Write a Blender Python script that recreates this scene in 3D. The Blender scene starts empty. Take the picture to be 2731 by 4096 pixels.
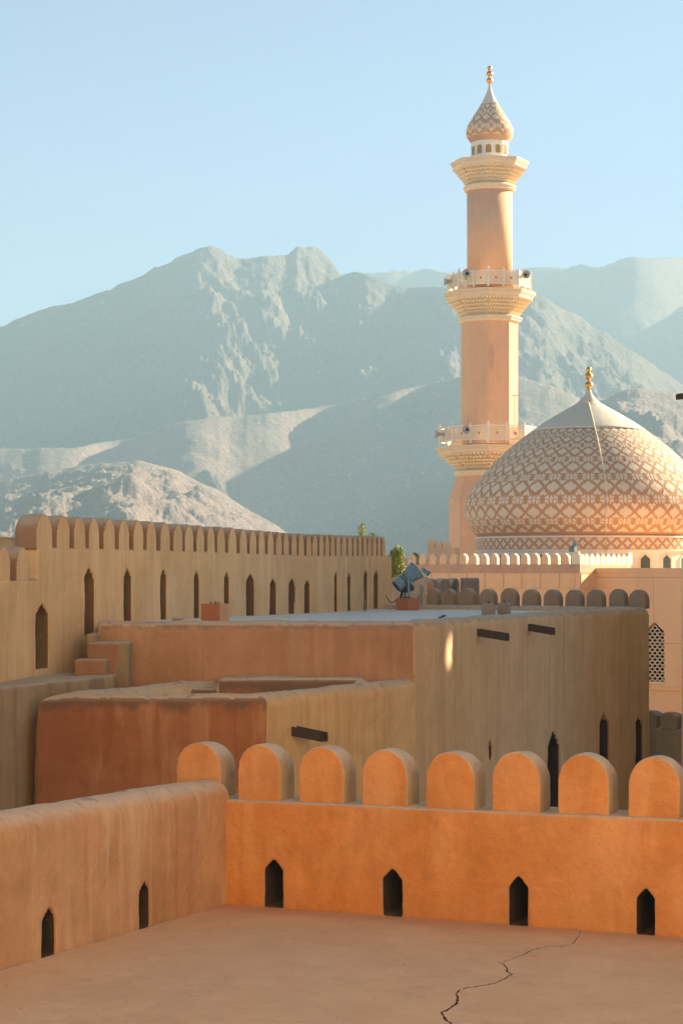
import bpy, bmesh, math, random
import numpy as np
from mathutils import Vector, Matrix
R = math.radians
rng = random.Random(7)
# ---------------------------------------------------------------- camera / light / exposure
F = 8000.0; CXP = 1365.5; HY = 2273.0           # focal length, optical axis and eye level in photo pixels
scene = bpy.context.scene
C = scene.collection
cam_d = bpy.data.cameras.new('camera'); cam = bpy.data.objects.new('camera', cam_d); C.objects.link(cam)
scene.camera = cam
cam.location = (0, 0, 0); cam.rotation_euler = (R(90), 0, 0)
cam_d.sensor_fit = 'VERTICAL'; cam_d.sensor_height = 36; cam_d.lens = 36 * F / 4096
cam_d.shift_y = (HY - 2048) / 4096
cam_d.clip_start = .1; cam_d.clip_end = 20000
SUN_EL = R(22); SUN_AZ = R(58)                  # azimuth from +Y towards +X
L = Vector((math.sin(SUN_AZ) * math.cos(SUN_EL), math.cos(SUN_AZ) * math.cos(SUN_EL), math.sin(SUN_EL)))
world = bpy.data.worlds.new('World'); scene.world = world; world.use_nodes = True
wn = world.node_tree.nodes; wl = world.node_tree.links; wn.clear()
sky = wn.new('ShaderNodeTexSky'); sky.sky_type = 'NISHITA'; sky.sun_disc = False
sky.sun_elevation = SUN_EL; sky.sun_rotation = SUN_AZ; sky.altitude = 600; sky.air_density = .3; sky.dust_density = .25; sky.ozone_density = 1.6
bg = wn.new('ShaderNodeBackground'); bg.inputs[1].default_value = .05
wo = wn.new('ShaderNodeOutputWorld'); wl.new(sky.outputs[0], bg.inputs[0]); wl.new(bg.outputs[0], wo.inputs[0])
sd = bpy.data.lights.new('sun', 'SUN'); sd.energy = 5; sd.angle = R(.53); sd.color = (1, .86, .68)
sun = bpy.data.objects.new('sun', sd); C.objects.link(sun); sun.rotation_euler = L.to_track_quat('Z', 'Y').to_euler()
vs = scene.view_settings; vs.view_transform = 'Standard'; vs.look = 'None'; vs.gamma = 1; vs.exposure = 2.7
scene.cycles.volume_bounces = 1; scene.cycles.max_bounces = 6; scene.cycles.diffuse_bounces = 4

# ---------------------------------------------------------------- helpers
def P(px, py, Y): return Vector(((px - CXP) / F * Y, Y, (HY - py) / F * Y))
def hit(px, A, B):                              # where the column px meets the plan line A-B
    k = (px - CXP) / F; dx, dy = B[0] - A[0], B[1] - A[1]
    t = (k * A[1] - A[0]) / (dx - k * dy)
    return Vector((A[0] + dx * t, A[1] + dy * t))
def tag(o, label=None, cat=None, group=None, kind=None):
    if label: o['label'] = label
    if cat: o['category'] = cat
    if group: o['group'] = group
    if kind: o['kind'] = kind
    return o
def thing(name, loc, label, cat, group=None, rz=0):
    o = bpy.data.objects.new(name, None); C.objects.link(o); o.location = loc; o.rotation_euler = (0, 0, rz)
    o.empty_display_size = .3
    return tag(o, label, cat, group)
def base_of(o):
    v = Vector((0, 0, 0))
    while o is not None: v += Vector(o.location); o = o.parent
    return v
def link(name, me, mats, parent=None, world_mesh=True):
    o = bpy.data.objects.new(name, me); C.objects.link(o)
    if not isinstance(mats, (list, tuple)): mats = [mats]
    if len(me.materials) == 0:
        for m in mats: me.materials.append(m)
    if parent is not None:
        o.parent = parent
        if world_mesh: me.transform(Matrix.Translation(-base_of(parent)))
    return o
def to_mesh(bm, smooth=False):
    me = bpy.data.meshes.new('mesh'); bmesh.ops.recalc_face_normals(bm, faces=bm.faces); bm.to_mesh(me); bm.free()
    if smooth: me.shade_smooth()
    return me
def obj(name, bm, mats, parent=None, smooth=False):
    return link(name, to_mesh(bm, smooth), mats, parent)
def box(bm, c, s, rz=0, M=None):
    m = Matrix.Translation(c) @ Matrix.Rotation(rz, 4, 'Z') @ Matrix.Diagonal((s[0], s[1], s[2], 1))
    if M is not None: m = M @ m
    return bmesh.ops.create_cube(bm, size=1, matrix=m)['verts']
def prism(bm, pts, a, b):                       # pts: 3D polygon; extruded from +a to +b (vectors)
    v0 = [bm.verts.new(Vector(p) + a) for p in pts]; v1 = [bm.verts.new(Vector(p) + b) for p in pts]
    bm.faces.new(v0); bm.faces.new(v1[::-1]); n = len(pts)
    for i in range(n): bm.faces.new((v0[i], v0[(i + 1) % n], v1[(i + 1) % n], v1[i]))
def plan_prism(bm, pts, z0, z1):
    prism(bm, [(p[0], p[1], 0) for p in pts], Vector((0, 0, z0)), Vector((0, 0, z1)))
def tube(bm, pts, r, n=8):
    pts = [Vector(p) for p in pts]; rings = []
    for i, p in enumerate(pts):
        d = (pts[min(i + 1, len(pts) - 1)] - pts[max(i - 1, 0)]).normalized()
        q = d.to_track_quat('Z', 'Y'); rr = r[i] if isinstance(r, (list, tuple)) else r
        rings.append([bm.verts.new(p + q @ Vector((rr * math.cos(2 * math.pi * k / n), rr * math.sin(2 * math.pi * k / n), 0))) for k in range(n)])
    for a, b in zip(rings, rings[1:]):
        for k in range(n): bm.faces.new((a[k], a[(k + 1) % n], b[(k + 1) % n], b[k]))
    bm.faces.new(rings[0][::-1]); bm.faces.new(rings[-1])
def lathe(bm, prof, n, c, rot=0, cap=True, a0=0, a1=2 * math.pi):     # prof: (r, z)
    full = abs(a1 - a0 - 2 * math.pi) < 1e-6; m = n if full else n + 1; rings = []
    for r, z in prof:
        rings.append([bm.verts.new((c[0] + r * math.sin(rot + a0 + (a1 - a0) * k / n), c[1] - r * math.cos(rot + a0 + (a1 - a0) * k / n), c[2] + z)) for k in range(m)])
    for a, b in zip(rings, rings[1:]):
        for k in range(n): bm.faces.new((a[k], a[(k + 1) % m], b[(k + 1) % m], b[k]))
    if cap and full: bm.faces.new(rings[0][::-1]); bm.faces.new(rings[-1])
def sweep(bm, path, thick, zt, zb, r, side=1, batter=0, e0=0, e1=0):
    # path: plan points along the visible face; the body lies on the side given by side (+1 = left of travel); zt list or number
    pts = [Vector((p[0], p[1])) for p in path]
    n = len(pts)
    if not isinstance(zt, (list, tuple)): zt = [zt] * n
    d0 = (pts[1] - pts[0]).normalized(); d1 = (pts[-1] - pts[-2]).normalized()
    pts[0] = pts[0] - d0 * e0; pts[-1] = pts[-1] + d1 * e1
    rings = []
    for i, p in enumerate(pts):
        da = (pts[i] - pts[i - 1]).normalized() if i else (pts[1] - pts[0]).normalized()
        db = (pts[i + 1] - pts[i]).normalized() if i < n - 1 else da
        na = Vector((-da.y, da.x)) * side; nb = Vector((-db.y, db.x)) * side
        nn = (na + nb).normalized(); nn = nn / max(.4, nn.dot(na))
        sec = [(-batter * (zt[i] - zb), zb)]
        k = 7 if r > .06 else 3
        for j in range(k + 1):
            a = math.pi / 2 * j / k; sec.append((r - r * math.cos(a), zt[i] - r + r * math.sin(a)))
        for j in range(k + 1):
            a = math.pi / 2 * (1 - j / k); sec.append((thick - r + r * math.cos(a), zt[i] - r + r * math.sin(a)))
        sec.append((thick, zb))
        rings.append([bm.verts.new((p.x + nn.x * o, p.y + nn.y * o, z)) for o, z in sec])
    m = len(rings[0])
    for a, b in zip(rings, rings[1:]):
        for k in range(m): bm.faces.new((a[k], a[(k + 1) % m], b[(k + 1) % m], b[k]))
    bm.faces.new(rings[0]); bm.faces.new(rings[-1][::-1])
_tex = {}
def clouds(scale, depth=3):
    k = (scale, depth)
    if k not in _tex:
        t = bpy.data.textures.new('plaster_relief', 'CLOUDS'); t.noise_scale = scale; t.noise_depth = depth; _tex[k] = t
    return _tex[k]
def adobe(bm, voxel=.03, cut=None, smooth=4, amp=.02, scale=.7, amp2=.006, scale2=.12):
    """solid -> cut openings -> soft hand-plastered skin"""
    bmesh.ops.recalc_face_normals(bm, faces=bm.faces)
    me = bpy.data.meshes.new('t'); bm.to_mesh(me); bm.free(); o = bpy.data.objects.new('t', me); C.objects.link(o)
    rm = o.modifiers.new('r0', 'REMESH'); rm.mode = 'VOXEL'; rm.voxel_size = voxel
    co = None
    if cut is not None:
        bmesh.ops.recalc_face_normals(cut, faces=cut.faces)
        cm = bpy.data.meshes.new('c'); cut.to_mesh(cm); cut.free(); co = bpy.data.objects.new('c', cm); C.objects.link(co)
        o.modifiers.remove(rm)
        b = o.modifiers.new('b', 'BOOLEAN'); b.operation = 'DIFFERENCE'; b.solver = 'EXACT'; b.use_self = True; b.object = co
        rm = o.modifiers.new('r0', 'REMESH'); rm.mode = 'VOXEL'; rm.voxel_size = voxel
    if smooth:
        s = o.modifiers.new('s', 'SMOOTH'); s.factor = .5; s.iterations = smooth
    for a, sc in ((amp, scale), (amp2, scale2)):
        if a:
            d = o.modifiers.new('d', 'DISPLACE'); d.texture = clouds(sc); d.strength = a; d.mid_level = .5; d.texture_coords = 'LOCAL'
    dg = bpy.context.evaluated_depsgraph_get(); dg.update()
    res = bpy.data.meshes.new_from_object(o.evaluated_get(dg)); res.materials.clear(); res.shade_smooth()
    bpy.data.objects.remove(o)
    if co: bpy.data.objects.remove(co)
    return res
def by_normal(me, rules):                        # rules: (direction, threshold, slot)
    n = len(me.polygons); nv = np.empty(n * 3, 'f'); me.polygons.foreach_get('normal', nv); nv = nv.reshape(-1, 3)
    idx = np.zeros(n, 'i')
    for d, th, s in rules:
        d = Vector(d).normalized(); idx[nv @ np.array(d) > th] = s
    me.polygons.foreach_set('material_index', idx)
def mark_inside(me, path, dmin, dmax, zmax, slot, ends=.25):
    # faces that line an opening: they lie between the two faces of the wall, below its top
    n = len(me.polygons); c = np.empty(n * 3, 'f'); me.polygons.foreach_get('center', c); c = c.reshape(-1, 3)
    idx = np.zeros(n, 'i'); me.polygons.foreach_get('material_index', idx)
    best = np.full(n, 1e9); t0 = None
    for a, b in zip(path, path[1:]):
        a = np.array(a[:2]); b = np.array(b[:2]); d = b - a; l = np.hypot(*d); d = d / l; rel = c[:, :2] - a
        s_ = rel @ d; off = rel @ np.array((-d[1], d[0])); ok = (s_ > -1e-3) & (s_ < l + 1e-3) & (np.abs(off) < abs(best))
        best = np.where(ok, off, best)
    a = np.array(path[0][:2]); b = np.array(path[-1][:2])
    far = (np.hypot(*(c[:, :2] - a).T) > ends + dmax) & (np.hypot(*(c[:, :2] - b).T) > ends + dmax)
    best = np.abs(best); idx[(best > dmin) & (best < dmax) & (c[:, 2] < zmax) & far] = slot
    me.polygons.foreach_set('material_index', idx)
def arrow_cut(cut, A, B, pl, pr, ya, yb, depth, n, yshould=None, back=.15):
    """pointed opening on the plan line A-B, between photo columns pl, pr and rows ya (apex), yb (sill)"""
    a = hit(pl, A, B); b = hit(pr, A, B); c = (a + b) / 2
    za = (HY - ya) / F * c.y; zb = (HY - yb) / F * c.y; zs = za - (za - zb) * (.22 if yshould is None else yshould)
    pts = [(a.x, a.y, zb), (b.x, b.y, zb), (b.x, b.y, zs), (c.x, c.y, za), (a.x, a.y, zs)]
    n = Vector((n[0], n[1], 0)).normalized(); prism(cut, pts, -n * back, n * depth)

# ---------------------------------------------------------------- materials
class NT:
    def __init__(s, name):
        s.m = bpy.data.materials.new(name); s.m.use_nodes = True; s.t = s.m.node_tree; s.b = s.t.nodes['Principled BSDF']
        g = s.t.nodes.new('ShaderNodeNewGeometry'); s.pos = g.outputs['Position']; s.nrm = g.outputs['Normal']
    def noise(s, sc, det=4, rough=.55, vec=None, dist=0):
        n = s.t.nodes.new('ShaderNodeTexNoise'); n.inputs['Scale'].default_value = sc; n.inputs['Detail'].default_value = det
        n.inputs['Roughness'].default_value = rough; n.inputs['Distortion'].default_value = dist; s.t.links.new(vec or s.pos, n.inputs['Vector']); return n.outputs['Fac']
    def scale(s, v):
        n = s.t.nodes.new('ShaderNodeVectorMath'); n.operation = 'MULTIPLY'; n.inputs[1].default_value = v; s.t.links.new(s.pos, n.inputs[0]); return n.outputs[0]
    def ramp(s, f, a, b):
        n = s.t.nodes.new('ShaderNodeMapRange'); n.interpolation_type = 'SMOOTHSTEP'; n.inputs[1].default_value = a; n.inputs[2].default_value = b
        s.t.links.new(f, n.inputs[0]); return n.outputs[0]
    def mul(s, a, b, op='MULTIPLY'):
        n = s.t.nodes.new('ShaderNodeMath'); n.operation = op
        for i, v in enumerate((a, b)):
            if isinstance(v, (int, float)): n.inputs[i].default_value = v
            else: s.t.links.new(v, n.inputs[i])
        return n.outputs[0]
    def mix(s, f, a, b, mode='MIX'):
        n = s.t.nodes.new('ShaderNodeMix'); n.data_type = 'RGBA'; n.blend_type = mode
        for sock, v in ((n.inputs[0], f), (n.inputs[6], a), (n.inputs[7], b)):
            if isinstance(v, (int, float)): sock.default_value = v
            elif isinstance(v, tuple): sock.default_value = v + (1,)
            else: s.t.links.new(v, sock)
        return n.outputs[2]
    def sepz(s, v, i=2):
        n = s.t.nodes.new('ShaderNodeSeparateXYZ'); s.t.links.new(v, n.inputs[0]); return n.outputs[i]
    def bump(s, h, dist, prev=None, st=1):
        n = s.t.nodes.new('ShaderNodeBump'); n.inputs['Distance'].default_value = dist; n.inputs['Strength'].default_value = st; s.t.links.new(h, n.inputs['Height'])
        if prev: s.t.links.new(prev, n.inputs['Normal'])
        return n.outputs[0]
    def done(s, col, bump=None, rough=.9, metal=0):
        if isinstance(col, tuple): s.b.inputs['Base Color'].default_value = col + (1,)
        else: s.t.links.new(col, s.b.inputs['Base Color'])
        if bump: s.t.links.new(bump, s.b.inputs['Normal'])
        s.b.inputs['Roughness'].default_value = rough; s.b.inputs['Metallic'].default_value = metal
        s.b.inputs['Specular IOR Level'].default_value = .25 if metal == 0 else .5
        return s.m
def plaster(name, base, alt, streak=None, sa=.5, dust=(.42, .36, .28), du=.8, dirt=(.16, .12, .09), di=.5, bumpd=.012, sz=.25, sx=2.6, big=.6, var=.24, band=None):
    s = NT(name)
    c = s.mix(s.ramp(s.noise(big, 6, .6), .35, .65), base, alt)
    c = s.mix(s.mul(s.ramp(s.noise(7, 5, .65), .45, .75), .35), c, alt)
    cl = s.ramp(s.noise(1.5, 7, .68, None, .35), .32, .68); c = s.mix(s.mul(cl, var), c, tuple(x * .55 for x in base))
    cl2 = s.ramp(s.noise(4.3, 5, .7, None, .8), .52, .72); c = s.mix(s.mul(cl2, var * .8), c, tuple(min(.9, x * 1.35 + .03) for x in base))
    if streak:
        st = s.ramp(s.noise(1, 5, .6, s.scale((sx, sx, sz)), .4), .47, .68)
        c = s.mix(s.mul(st, sa), c, streak)
        st2 = s.ramp(s.noise(1, 4, .55, s.scale((sx * 2.3, sx * 2.3, sz * 1.3)), .2), .5, .72)
        c = s.mix(s.mul(st2, sa * .55), c, tuple(x * .62 for x in base))
    if band:
        zz = s.sepz(s.pos); wob = s.mul(s.mul(s.noise(2.4, 5, .7), .5, 'SUBTRACT'), band[1] * 2.2); zw = s.mul(zz, wob, 'ADD')
        c = s.mix(s.mul(s.ramp(zw, band[0] - band[1], band[0] - band[1] * .35), band[2]), c, dirt)
    grain = s.ramp(s.noise(55, 3, .7), .3, .75)
    c = s.mix(s.mul(grain, .16), c, tuple(x * .55 for x in base))
    up = s.ramp(s.sepz(s.nrm), .25, .85)
    dn = s.ramp(s.noise(3.2, 5, .6, None, .6), .3, .62)
    c = s.mix(s.mul(up, du), c, dust)
    dk = s.ramp(s.noise(1, 6, .68, s.scale((4.2, 4.2, 2.2)), .5), .52, .74)
    c = s.mix(s.mul(s.mul(up, dk), di), c, dirt)
    spot = s.ramp(s.noise(17, 2, .5), .70, .78)
    c = s.mix(s.mul(spot, .35), c, dirt)
    b = s.bump(s.noise(2.2, 4, .6), bumpd * 2.2); b = s.bump(s.noise(10, 7, .7), bumpd * 1.1, b); b = s.bump(s.noise(80, 3, .6), bumpd * .3, b)
    return s.done(c, b, .93)
M = {}
M['orange'] = plaster('orange_plaster', (.62, .25, .068), (.67, .31, .10), (.74, .40, .17), .5, dust=(.52, .40, .27), di=.5, big=.9, var=.36, bumpd=.02, sz=.5, sx=1.6)
M['left'] = plaster('salmon_plaster', (.52, .29, .135), (.60, .36, .18), (.66, .46, .26), .7, dust=(.60, .47, .33), di=.85, dirt=(.24, .20, .16), var=.32, bumpd=.018)
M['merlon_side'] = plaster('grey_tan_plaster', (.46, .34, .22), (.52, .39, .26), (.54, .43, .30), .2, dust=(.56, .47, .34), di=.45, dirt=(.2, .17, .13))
M['floor'] = plaster('terrace_plaster', (.62, .395, .225), (.69, .46, .27), None, dust=(.68, .45, .265), du=.35, di=.35, dirt=(.40, .25, .15), bumpd=.012, var=.34, big=1.1)
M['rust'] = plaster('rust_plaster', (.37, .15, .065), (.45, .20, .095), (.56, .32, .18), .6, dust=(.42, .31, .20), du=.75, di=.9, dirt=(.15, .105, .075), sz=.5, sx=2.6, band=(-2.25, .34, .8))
M['rust2'] = plaster('dull_red_plaster', (.47, .26, .14), (.56, .335, .195), (.60, .41, .26), .45, dust=(.50, .39, .27), du=.8, di=.85, band=(-1.08, .17, .55))
M['tan'] = plaster('tan_plaster', (.54, .36, .185), (.58, .39, .21), (.62, .44, .26), .55, dust=(.54, .43, .29), di=.5)
M['tower'] = plaster('tower_plaster', (.74, .51, .265), (.78, .55, .295), (.55, .375, .20), .6, dust=(.56, .44, .30), di=.85, sz=.16, sx=3.2, band=(-1.08, .13, .4))
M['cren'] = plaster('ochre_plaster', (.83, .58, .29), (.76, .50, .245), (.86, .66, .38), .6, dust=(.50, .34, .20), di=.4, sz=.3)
M['recess'] = plaster('gap_shade_plaster', (.36, .225, .12), (.32, .19, .10), None, dust=(.52, .40, .26))  # darker merlon sides, the shade of the gaps put into the colour
M['roof'] = plaster('pale_roof_screed', (.72, .70, .60), (.76, .73, .61), None, dust=(.74, .73, .64), du=.7, di=.25, dirt=(.25, .22, .17))
M['grey'] = plaster('grey_plaster', (.33, .26, .185), (.38, .30, .21), (.26, .2, .145), .5, dust=(.46, .40, .31), di=.6)
M['step'] = plaster('step_plaster', (.38, .20, .11), (.42, .23, .13), None, dust=(.55, .46, .34), di=.3)
M['peach'] = plaster('peach_render', (.84, .50, .255), (.86, .53, .28), (.80, .47, .235), .3, dust=(.72, .43, .25), du=.3, di=.1, bumpd=.004, sz=.06, sx=.9, big=.15, var=.08)
M['peach_dark'] = plaster('stained_peach_render', (.64, .37, .21), (.58, .33, .19), (.42, .26, .18), .7, dust=(.5, .33, .2), bumpd=.004, sz=1.2, sx=.9, big=.8)
M['cream'] = plaster('cream_stone', (.84, .68, .43), (.86, .71, .46), None, dust=(.84, .68, .44), du=.4, di=.15, bumpd=.004, big=.4, var=.08)
M['white'] = plaster('white_render', (.84, .76, .60), (.86, .78, .62), None, dust=(.72, .62, .47), du=.3, di=.1, bumpd=.003, big=.3, var=.08)
M['dome'] = plaster('dome_cream', (.75, .61, .41), (.79, .65, .45), None, dust=(.73, .61, .42), du=.3, di=.1, bumpd=.004, big=.3, var=.08)
M['brown'] = plaster('dome_brown', (.54, .29, .135), (.58, .33, .16), None, dust=(.46, .29, .16), du=.4, di=.1, bumpd=.004, big=.4, var=.08)
M['great'] = plaster('bounce_sand_plaster', (.74, .52, .31), (.70, .49, .29), None, var=.05)  # bright plaster of the unseen walls added to shade and bounce light
M['opening'] = plaster('opening_shade_dark', (.075, .05, .035), (.055, .038, .027), None, dust=(.2, .13, .08), du=.3)  # near-black, paints the shade inside loopholes, tower openings and the floor crack
M['niche_shade'] = plaster('niche_shade_brown', (.25, .16, .085), (.21, .135, .07), None, dust=(.3, .2, .12), du=.3)  # dark brown, paints the shade inside the crenellated wall slits
M['landing'] = plaster('weathered_landing_plaster', (.46, .34, .19), (.40, .30, .18), (.20, .155, .10), .6, dust=(.50, .42, .30), di=.6)
M['patch'] = plaster('repair_patch', (.66, .40, .23), (.62, .37, .21), None, var=.1)
M['cap'] = plaster('beige_dome_cap', (.68, .60, .43), (.72, .63, .46), None, dust=(.67, .60, .44), du=.3, di=.15, var=.12)
M['rim'] = plaster('rim_merlon_plaster', (.44, .335, .22), (.38, .285, .185), (.3, .23, .15), .4, dust=(.48, .40, .29))
M['shaft'] = plaster('salmon_render', (.82, .485, .265), (.78, .455, .245), (.70, .41, .22), .35, dust=(.8, .47, .28), bumpd=.006, sz=.12, sx=1.1, var=.16)
M['hill_wall'] = plaster('far_ochre_render', (.62, .44, .2), (.6, .42, .2), None)
# floor reddens along the foot of the orange wall, its bounced light painted in
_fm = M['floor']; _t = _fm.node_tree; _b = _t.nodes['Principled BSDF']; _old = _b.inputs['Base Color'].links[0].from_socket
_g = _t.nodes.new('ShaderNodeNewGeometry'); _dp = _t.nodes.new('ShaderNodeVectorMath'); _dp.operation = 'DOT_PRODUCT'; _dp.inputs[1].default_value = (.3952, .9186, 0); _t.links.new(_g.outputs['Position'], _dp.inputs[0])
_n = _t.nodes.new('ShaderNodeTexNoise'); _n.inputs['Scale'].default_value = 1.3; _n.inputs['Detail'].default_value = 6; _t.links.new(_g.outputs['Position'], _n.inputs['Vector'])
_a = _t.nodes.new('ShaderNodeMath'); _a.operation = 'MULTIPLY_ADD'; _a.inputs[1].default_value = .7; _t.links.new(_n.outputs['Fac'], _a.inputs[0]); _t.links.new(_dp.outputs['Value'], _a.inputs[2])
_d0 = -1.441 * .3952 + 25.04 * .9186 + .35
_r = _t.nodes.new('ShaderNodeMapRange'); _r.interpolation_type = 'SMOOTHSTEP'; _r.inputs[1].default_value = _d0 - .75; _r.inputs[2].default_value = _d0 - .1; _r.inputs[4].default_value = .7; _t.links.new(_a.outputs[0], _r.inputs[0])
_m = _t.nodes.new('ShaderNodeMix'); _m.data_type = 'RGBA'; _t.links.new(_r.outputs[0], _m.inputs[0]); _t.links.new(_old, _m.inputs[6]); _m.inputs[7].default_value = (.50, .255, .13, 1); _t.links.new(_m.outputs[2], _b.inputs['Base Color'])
def simple(name, col, rough=.6, metal=0, bumps=30, bd=.001, var=.25):
    s = NT(name); c = s.mix(s.mul(s.ramp(s.noise(bumps * .3, 4, .6), .35, .7), 1), col, tuple(x * (1 - var) for x in col))
    return s.done(c, s.bump(s.noise(bumps, 3), bd), rough, metal)
M['gold'] = simple('gilded_copper', (.80, .44, .12), .32, 1, 8, .002)
M['lamp'] = simple('blue_grey_enamel', (.20, .37, .44), .45, 0, 40, .001, .35)
M['lamp_dark'] = simple('dark_blue_metal', (.03, .06, .10), .5)
M['iron'] = simple('dark_iron', (.025, .022, .02), .55)
M['cable'] = simple('black_cable', (.012, .014, .016), .5)
M['glass'] = simple('lamp_glass', (.30, .42, .44), .12)
M['wood'] = None
s_ = NT('weathered_dark_wood'); w_ = s_.noise(1, 5, .6, s_.scale((22, 22, 60)), 1.2)
M['wood'] = s_.done(s_.mix(s_.ramp(w_, .3, .7), (.035, .028, .025), (.10, .075, .06)), s_.bump(w_, .006), .75)
M['dark'] = simple('dark_interior', (.02, .017, .014), .9)
M['niche'] = simple('ochre_niche', (.42, .25, .06), .85)
M['curtain'] = simple('window_glass_green', (.10, .13, .10), .2)
M['horn'] = simple('speaker_grey', (.50, .48, .42), .5)
M['leaf'] = simple('yellow_green_leaf', (.34, .36, .05), .6, 0, 2, .001, .5)
M['bark'] = simple('bark', (.12, .085, .055), .9)
M['green_box'] = simple('verdigris_panel', (.17, .27, .23), .7)

# =================================================================== SETTING: ground, terrain
gb = bmesh.new()
box(gb, (0, 2500, -12.5), (9000, 5700, 1))
g = NT('sandy_ground'); g1 = g.noise(.05, 8, .6)
gm = g.done(g.mix(g.ramp(g1, .35, .65), (.56, .43, .28), (.50, .37, .24)), g.bump(g.noise(.4, 6), .3), .95)
tag(obj('ground', gb, gm), kind='structure')

def vnoise(x, y, seed):
    xi = np.floor(x).astype(np.int64); yi = np.floor(y).astype(np.int64); fx = x - xi; fy = y - yi
    fx = fx * fx * fx * (fx * (fx * 6 - 15) + 10); fy = fy * fy * fy * (fy * (fy * 6 - 15) + 10)
    def h(a, b):
        n = (a * 374761393 + b * 668265263 + seed * 974634777) & 0xffffffff
        n = ((n ^ (n >> 13)) * 1274126177) & 0xffffffff
        return ((n ^ (n >> 16)) & 0xffff) / 65535.0
    return (h(xi, yi) * (1 - fx) + h(xi + 1, yi) * fx) * (1 - fy) + (h(xi, yi + 1) * (1 - fx) + h(xi + 1, yi + 1) * fx) * fy
def fbm(x, y, o, seed, ridged=False, gain=.5):
    s = 0; a = 1; t = 0
    for i in range(o):
        v = vnoise(x * 2 ** i, y * 2 ** i, seed + i)
        if ridged: v = 1 - abs(2 * v - 1)
        s = s + a * v; t += a; a *= gain
    return s / t
def terrain(name, sky_pts, Yc, W, p, y0, y1, rough, nx, ny, seed, mat, wl_, back=.35, floor=-14, steep=1.0, side=0, px0=-500, px1=3250, swing=.10):
    px = np.linspace(px0, px1, nx); sx = [a for a, b in sky_pts]; sy = [b for a, b in sky_pts]
    t = np.linspace(0, 1, ny); Ys = y0 + (y1 - y0) * t
    PX, YY = np.meshgrid(px, Ys)
    X = (PX - CXP) / F * YY
    jag = (fbm(PX / 55, PX * 0 + seed, 5, seed + 50) - .5) * 2
    crest_y = np.interp(PX, sx, sy) - jag * rough[2]
    yc = Yc * (1 + swing * (fbm(PX / 500, PX * 0 + 3.3, 2, seed + 9) - .5) * 2)
    cz = (HY - crest_y) / F * yc - floor
    spur = fbm(X / wl_ + YY / wl_ * side, YY / wl_ * .33, 5, seed, True, .5)
    det = fbm(X / (wl_ * .16), YY / (wl_ * .16), 6, seed + 20, False, .6)
    if isinstance(W, list): Wm = np.interp(PX, [a for a, b in W], [b for a, b in W]); W = 300
    else: Wm = W
    wloc = Wm * (.72 + .56 * fbm(PX / 420, YY * 0 + 7, 3, seed + 30)) 
    d = np.clip((yc - YY) / wloc, 0, 1.0); front = (1 - d) ** p
    db = np.clip((YY - yc) / (W * back), 0, 1); g_ = np.where(YY < yc, front, 1 - db ** 1.5)
    amp = np.sin(np.clip(np.abs(YY - yc) / (W * .30), 0, 1) * math.pi / 2) * np.clip(g_ * 2.2, 0, 1)
    Z = floor + cz * g_ + cz * amp * ((spur - .55) * rough[0]) + cz * np.clip(g_ * 3, 0, 1) * (det - .5) * rough[1] * (.12 + .88 * np.clip(amp * 1.5, 0, 1))
    # keep everything in front of the crest under the traced skyline
    lim = (HY - crest_y) / F * YY
    Z = np.where(YY < yc, np.minimum(Z, lim + 0 * Z), Z)
    V = np.stack([X.ravel(), YY.ravel(), Z.ravel()], 1).astype('f')
    i = np.arange(ny - 1)[:, None] * nx + np.arange(nx - 1)[None, :]
    Q = np.stack([i, i + 1, i + nx + 1, i + nx], 2).reshape(-1, 4)
    me = bpy.data.meshes.new(name); me.vertices.add(len(V)); me.vertices.foreach_set('co', V.ravel())
    me.loops.add(Q.size); me.loops.foreach_set('vertex_index', Q.ravel().astype('i'))
    me.polygons.add(len(Q)); me.polygons.foreach_set('loop_start', np.arange(len(Q), dtype='i') * 4)
    me.update(calc_edges=True); me.validate(); me.shade_smooth()
    return tag(link(name, me, mat), kind='structure')
def rock(name, c1, c2, c3, sc):
    s = NT(name); c = s.mix(s.ramp(s.noise(.012 * sc, 7, .62), .38, .62), c1, c2)
    v = s.noise(.16 * sc, 6, .72)
    c = s.mix(s.mul(s.ramp(v, .56, .66), .75), c, c3)
    v2 = s.noise(.42 * sc, 3, .6); c = s.mix(s.mul(s.ramp(v2, .58, .66), .5), c, (.05, .055, .03))
    b = s.bump(s.noise(.03 * sc, 8, .7), 9 / sc); b = s.bump(v, 5 / sc, b)
    return s.done(c, b, .95)
mr = rock('mountain_rock', (.17, .135, .09), (.21, .155, .10), (.30, .24, .17), 1)
mr2 = rock('foothill_rock', (.33, .225, .155), (.27, .20, .135), (.50, .38, .28), 1.8)
far = [(-500, 1500), (900, 1250), (1350, 1098), (1420, 1084), (1500, 1090), (1570, 1080), (1720, 1072), (1780, 1080), (1830, 1098), (1950, 1085), (2060, 1068), (2150, 1060), (2250, 1072), (2330, 1052), (2400, 1064), (2480, 1036), (2560, 1025), (2640, 1032), (2731, 1027), (3250, 1000)]
main = [(-500, 1480), (0, 1312), (100, 1265), (200, 1232), (330, 1203), (400, 1178), (500, 1130), (600, 1085), (690, 1036), (760, 1008), (800, 992), (850, 988), (900, 1008), (950, 1034), (1010, 1030), (1060, 1028), (1150, 1018), (1190, 985), (1215, 979), (1250, 980), (1290, 1000), (1330, 1045), (1365, 1100), (1420, 1088), (1470, 1096), (1530, 1122), (1560, 1138), (1650, 1150), (1850, 1145), (2000, 1148), (2140, 1165), (2304, 1262), (2440, 1350), (2578, 1438), (2731, 1540), (3250, 1720)]
frt = [(-500, 1800), (0, 1795), (300, 1790), (560, 1745), (650, 1704), (750, 1682), (900, 1665), (1100, 1650), (1300, 1622), (1500, 1585), (1700, 1535), (1900, 1492), (2075, 1497), (2200, 1540), (2330, 1600), (2500, 1690), (3250, 1800)]
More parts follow.
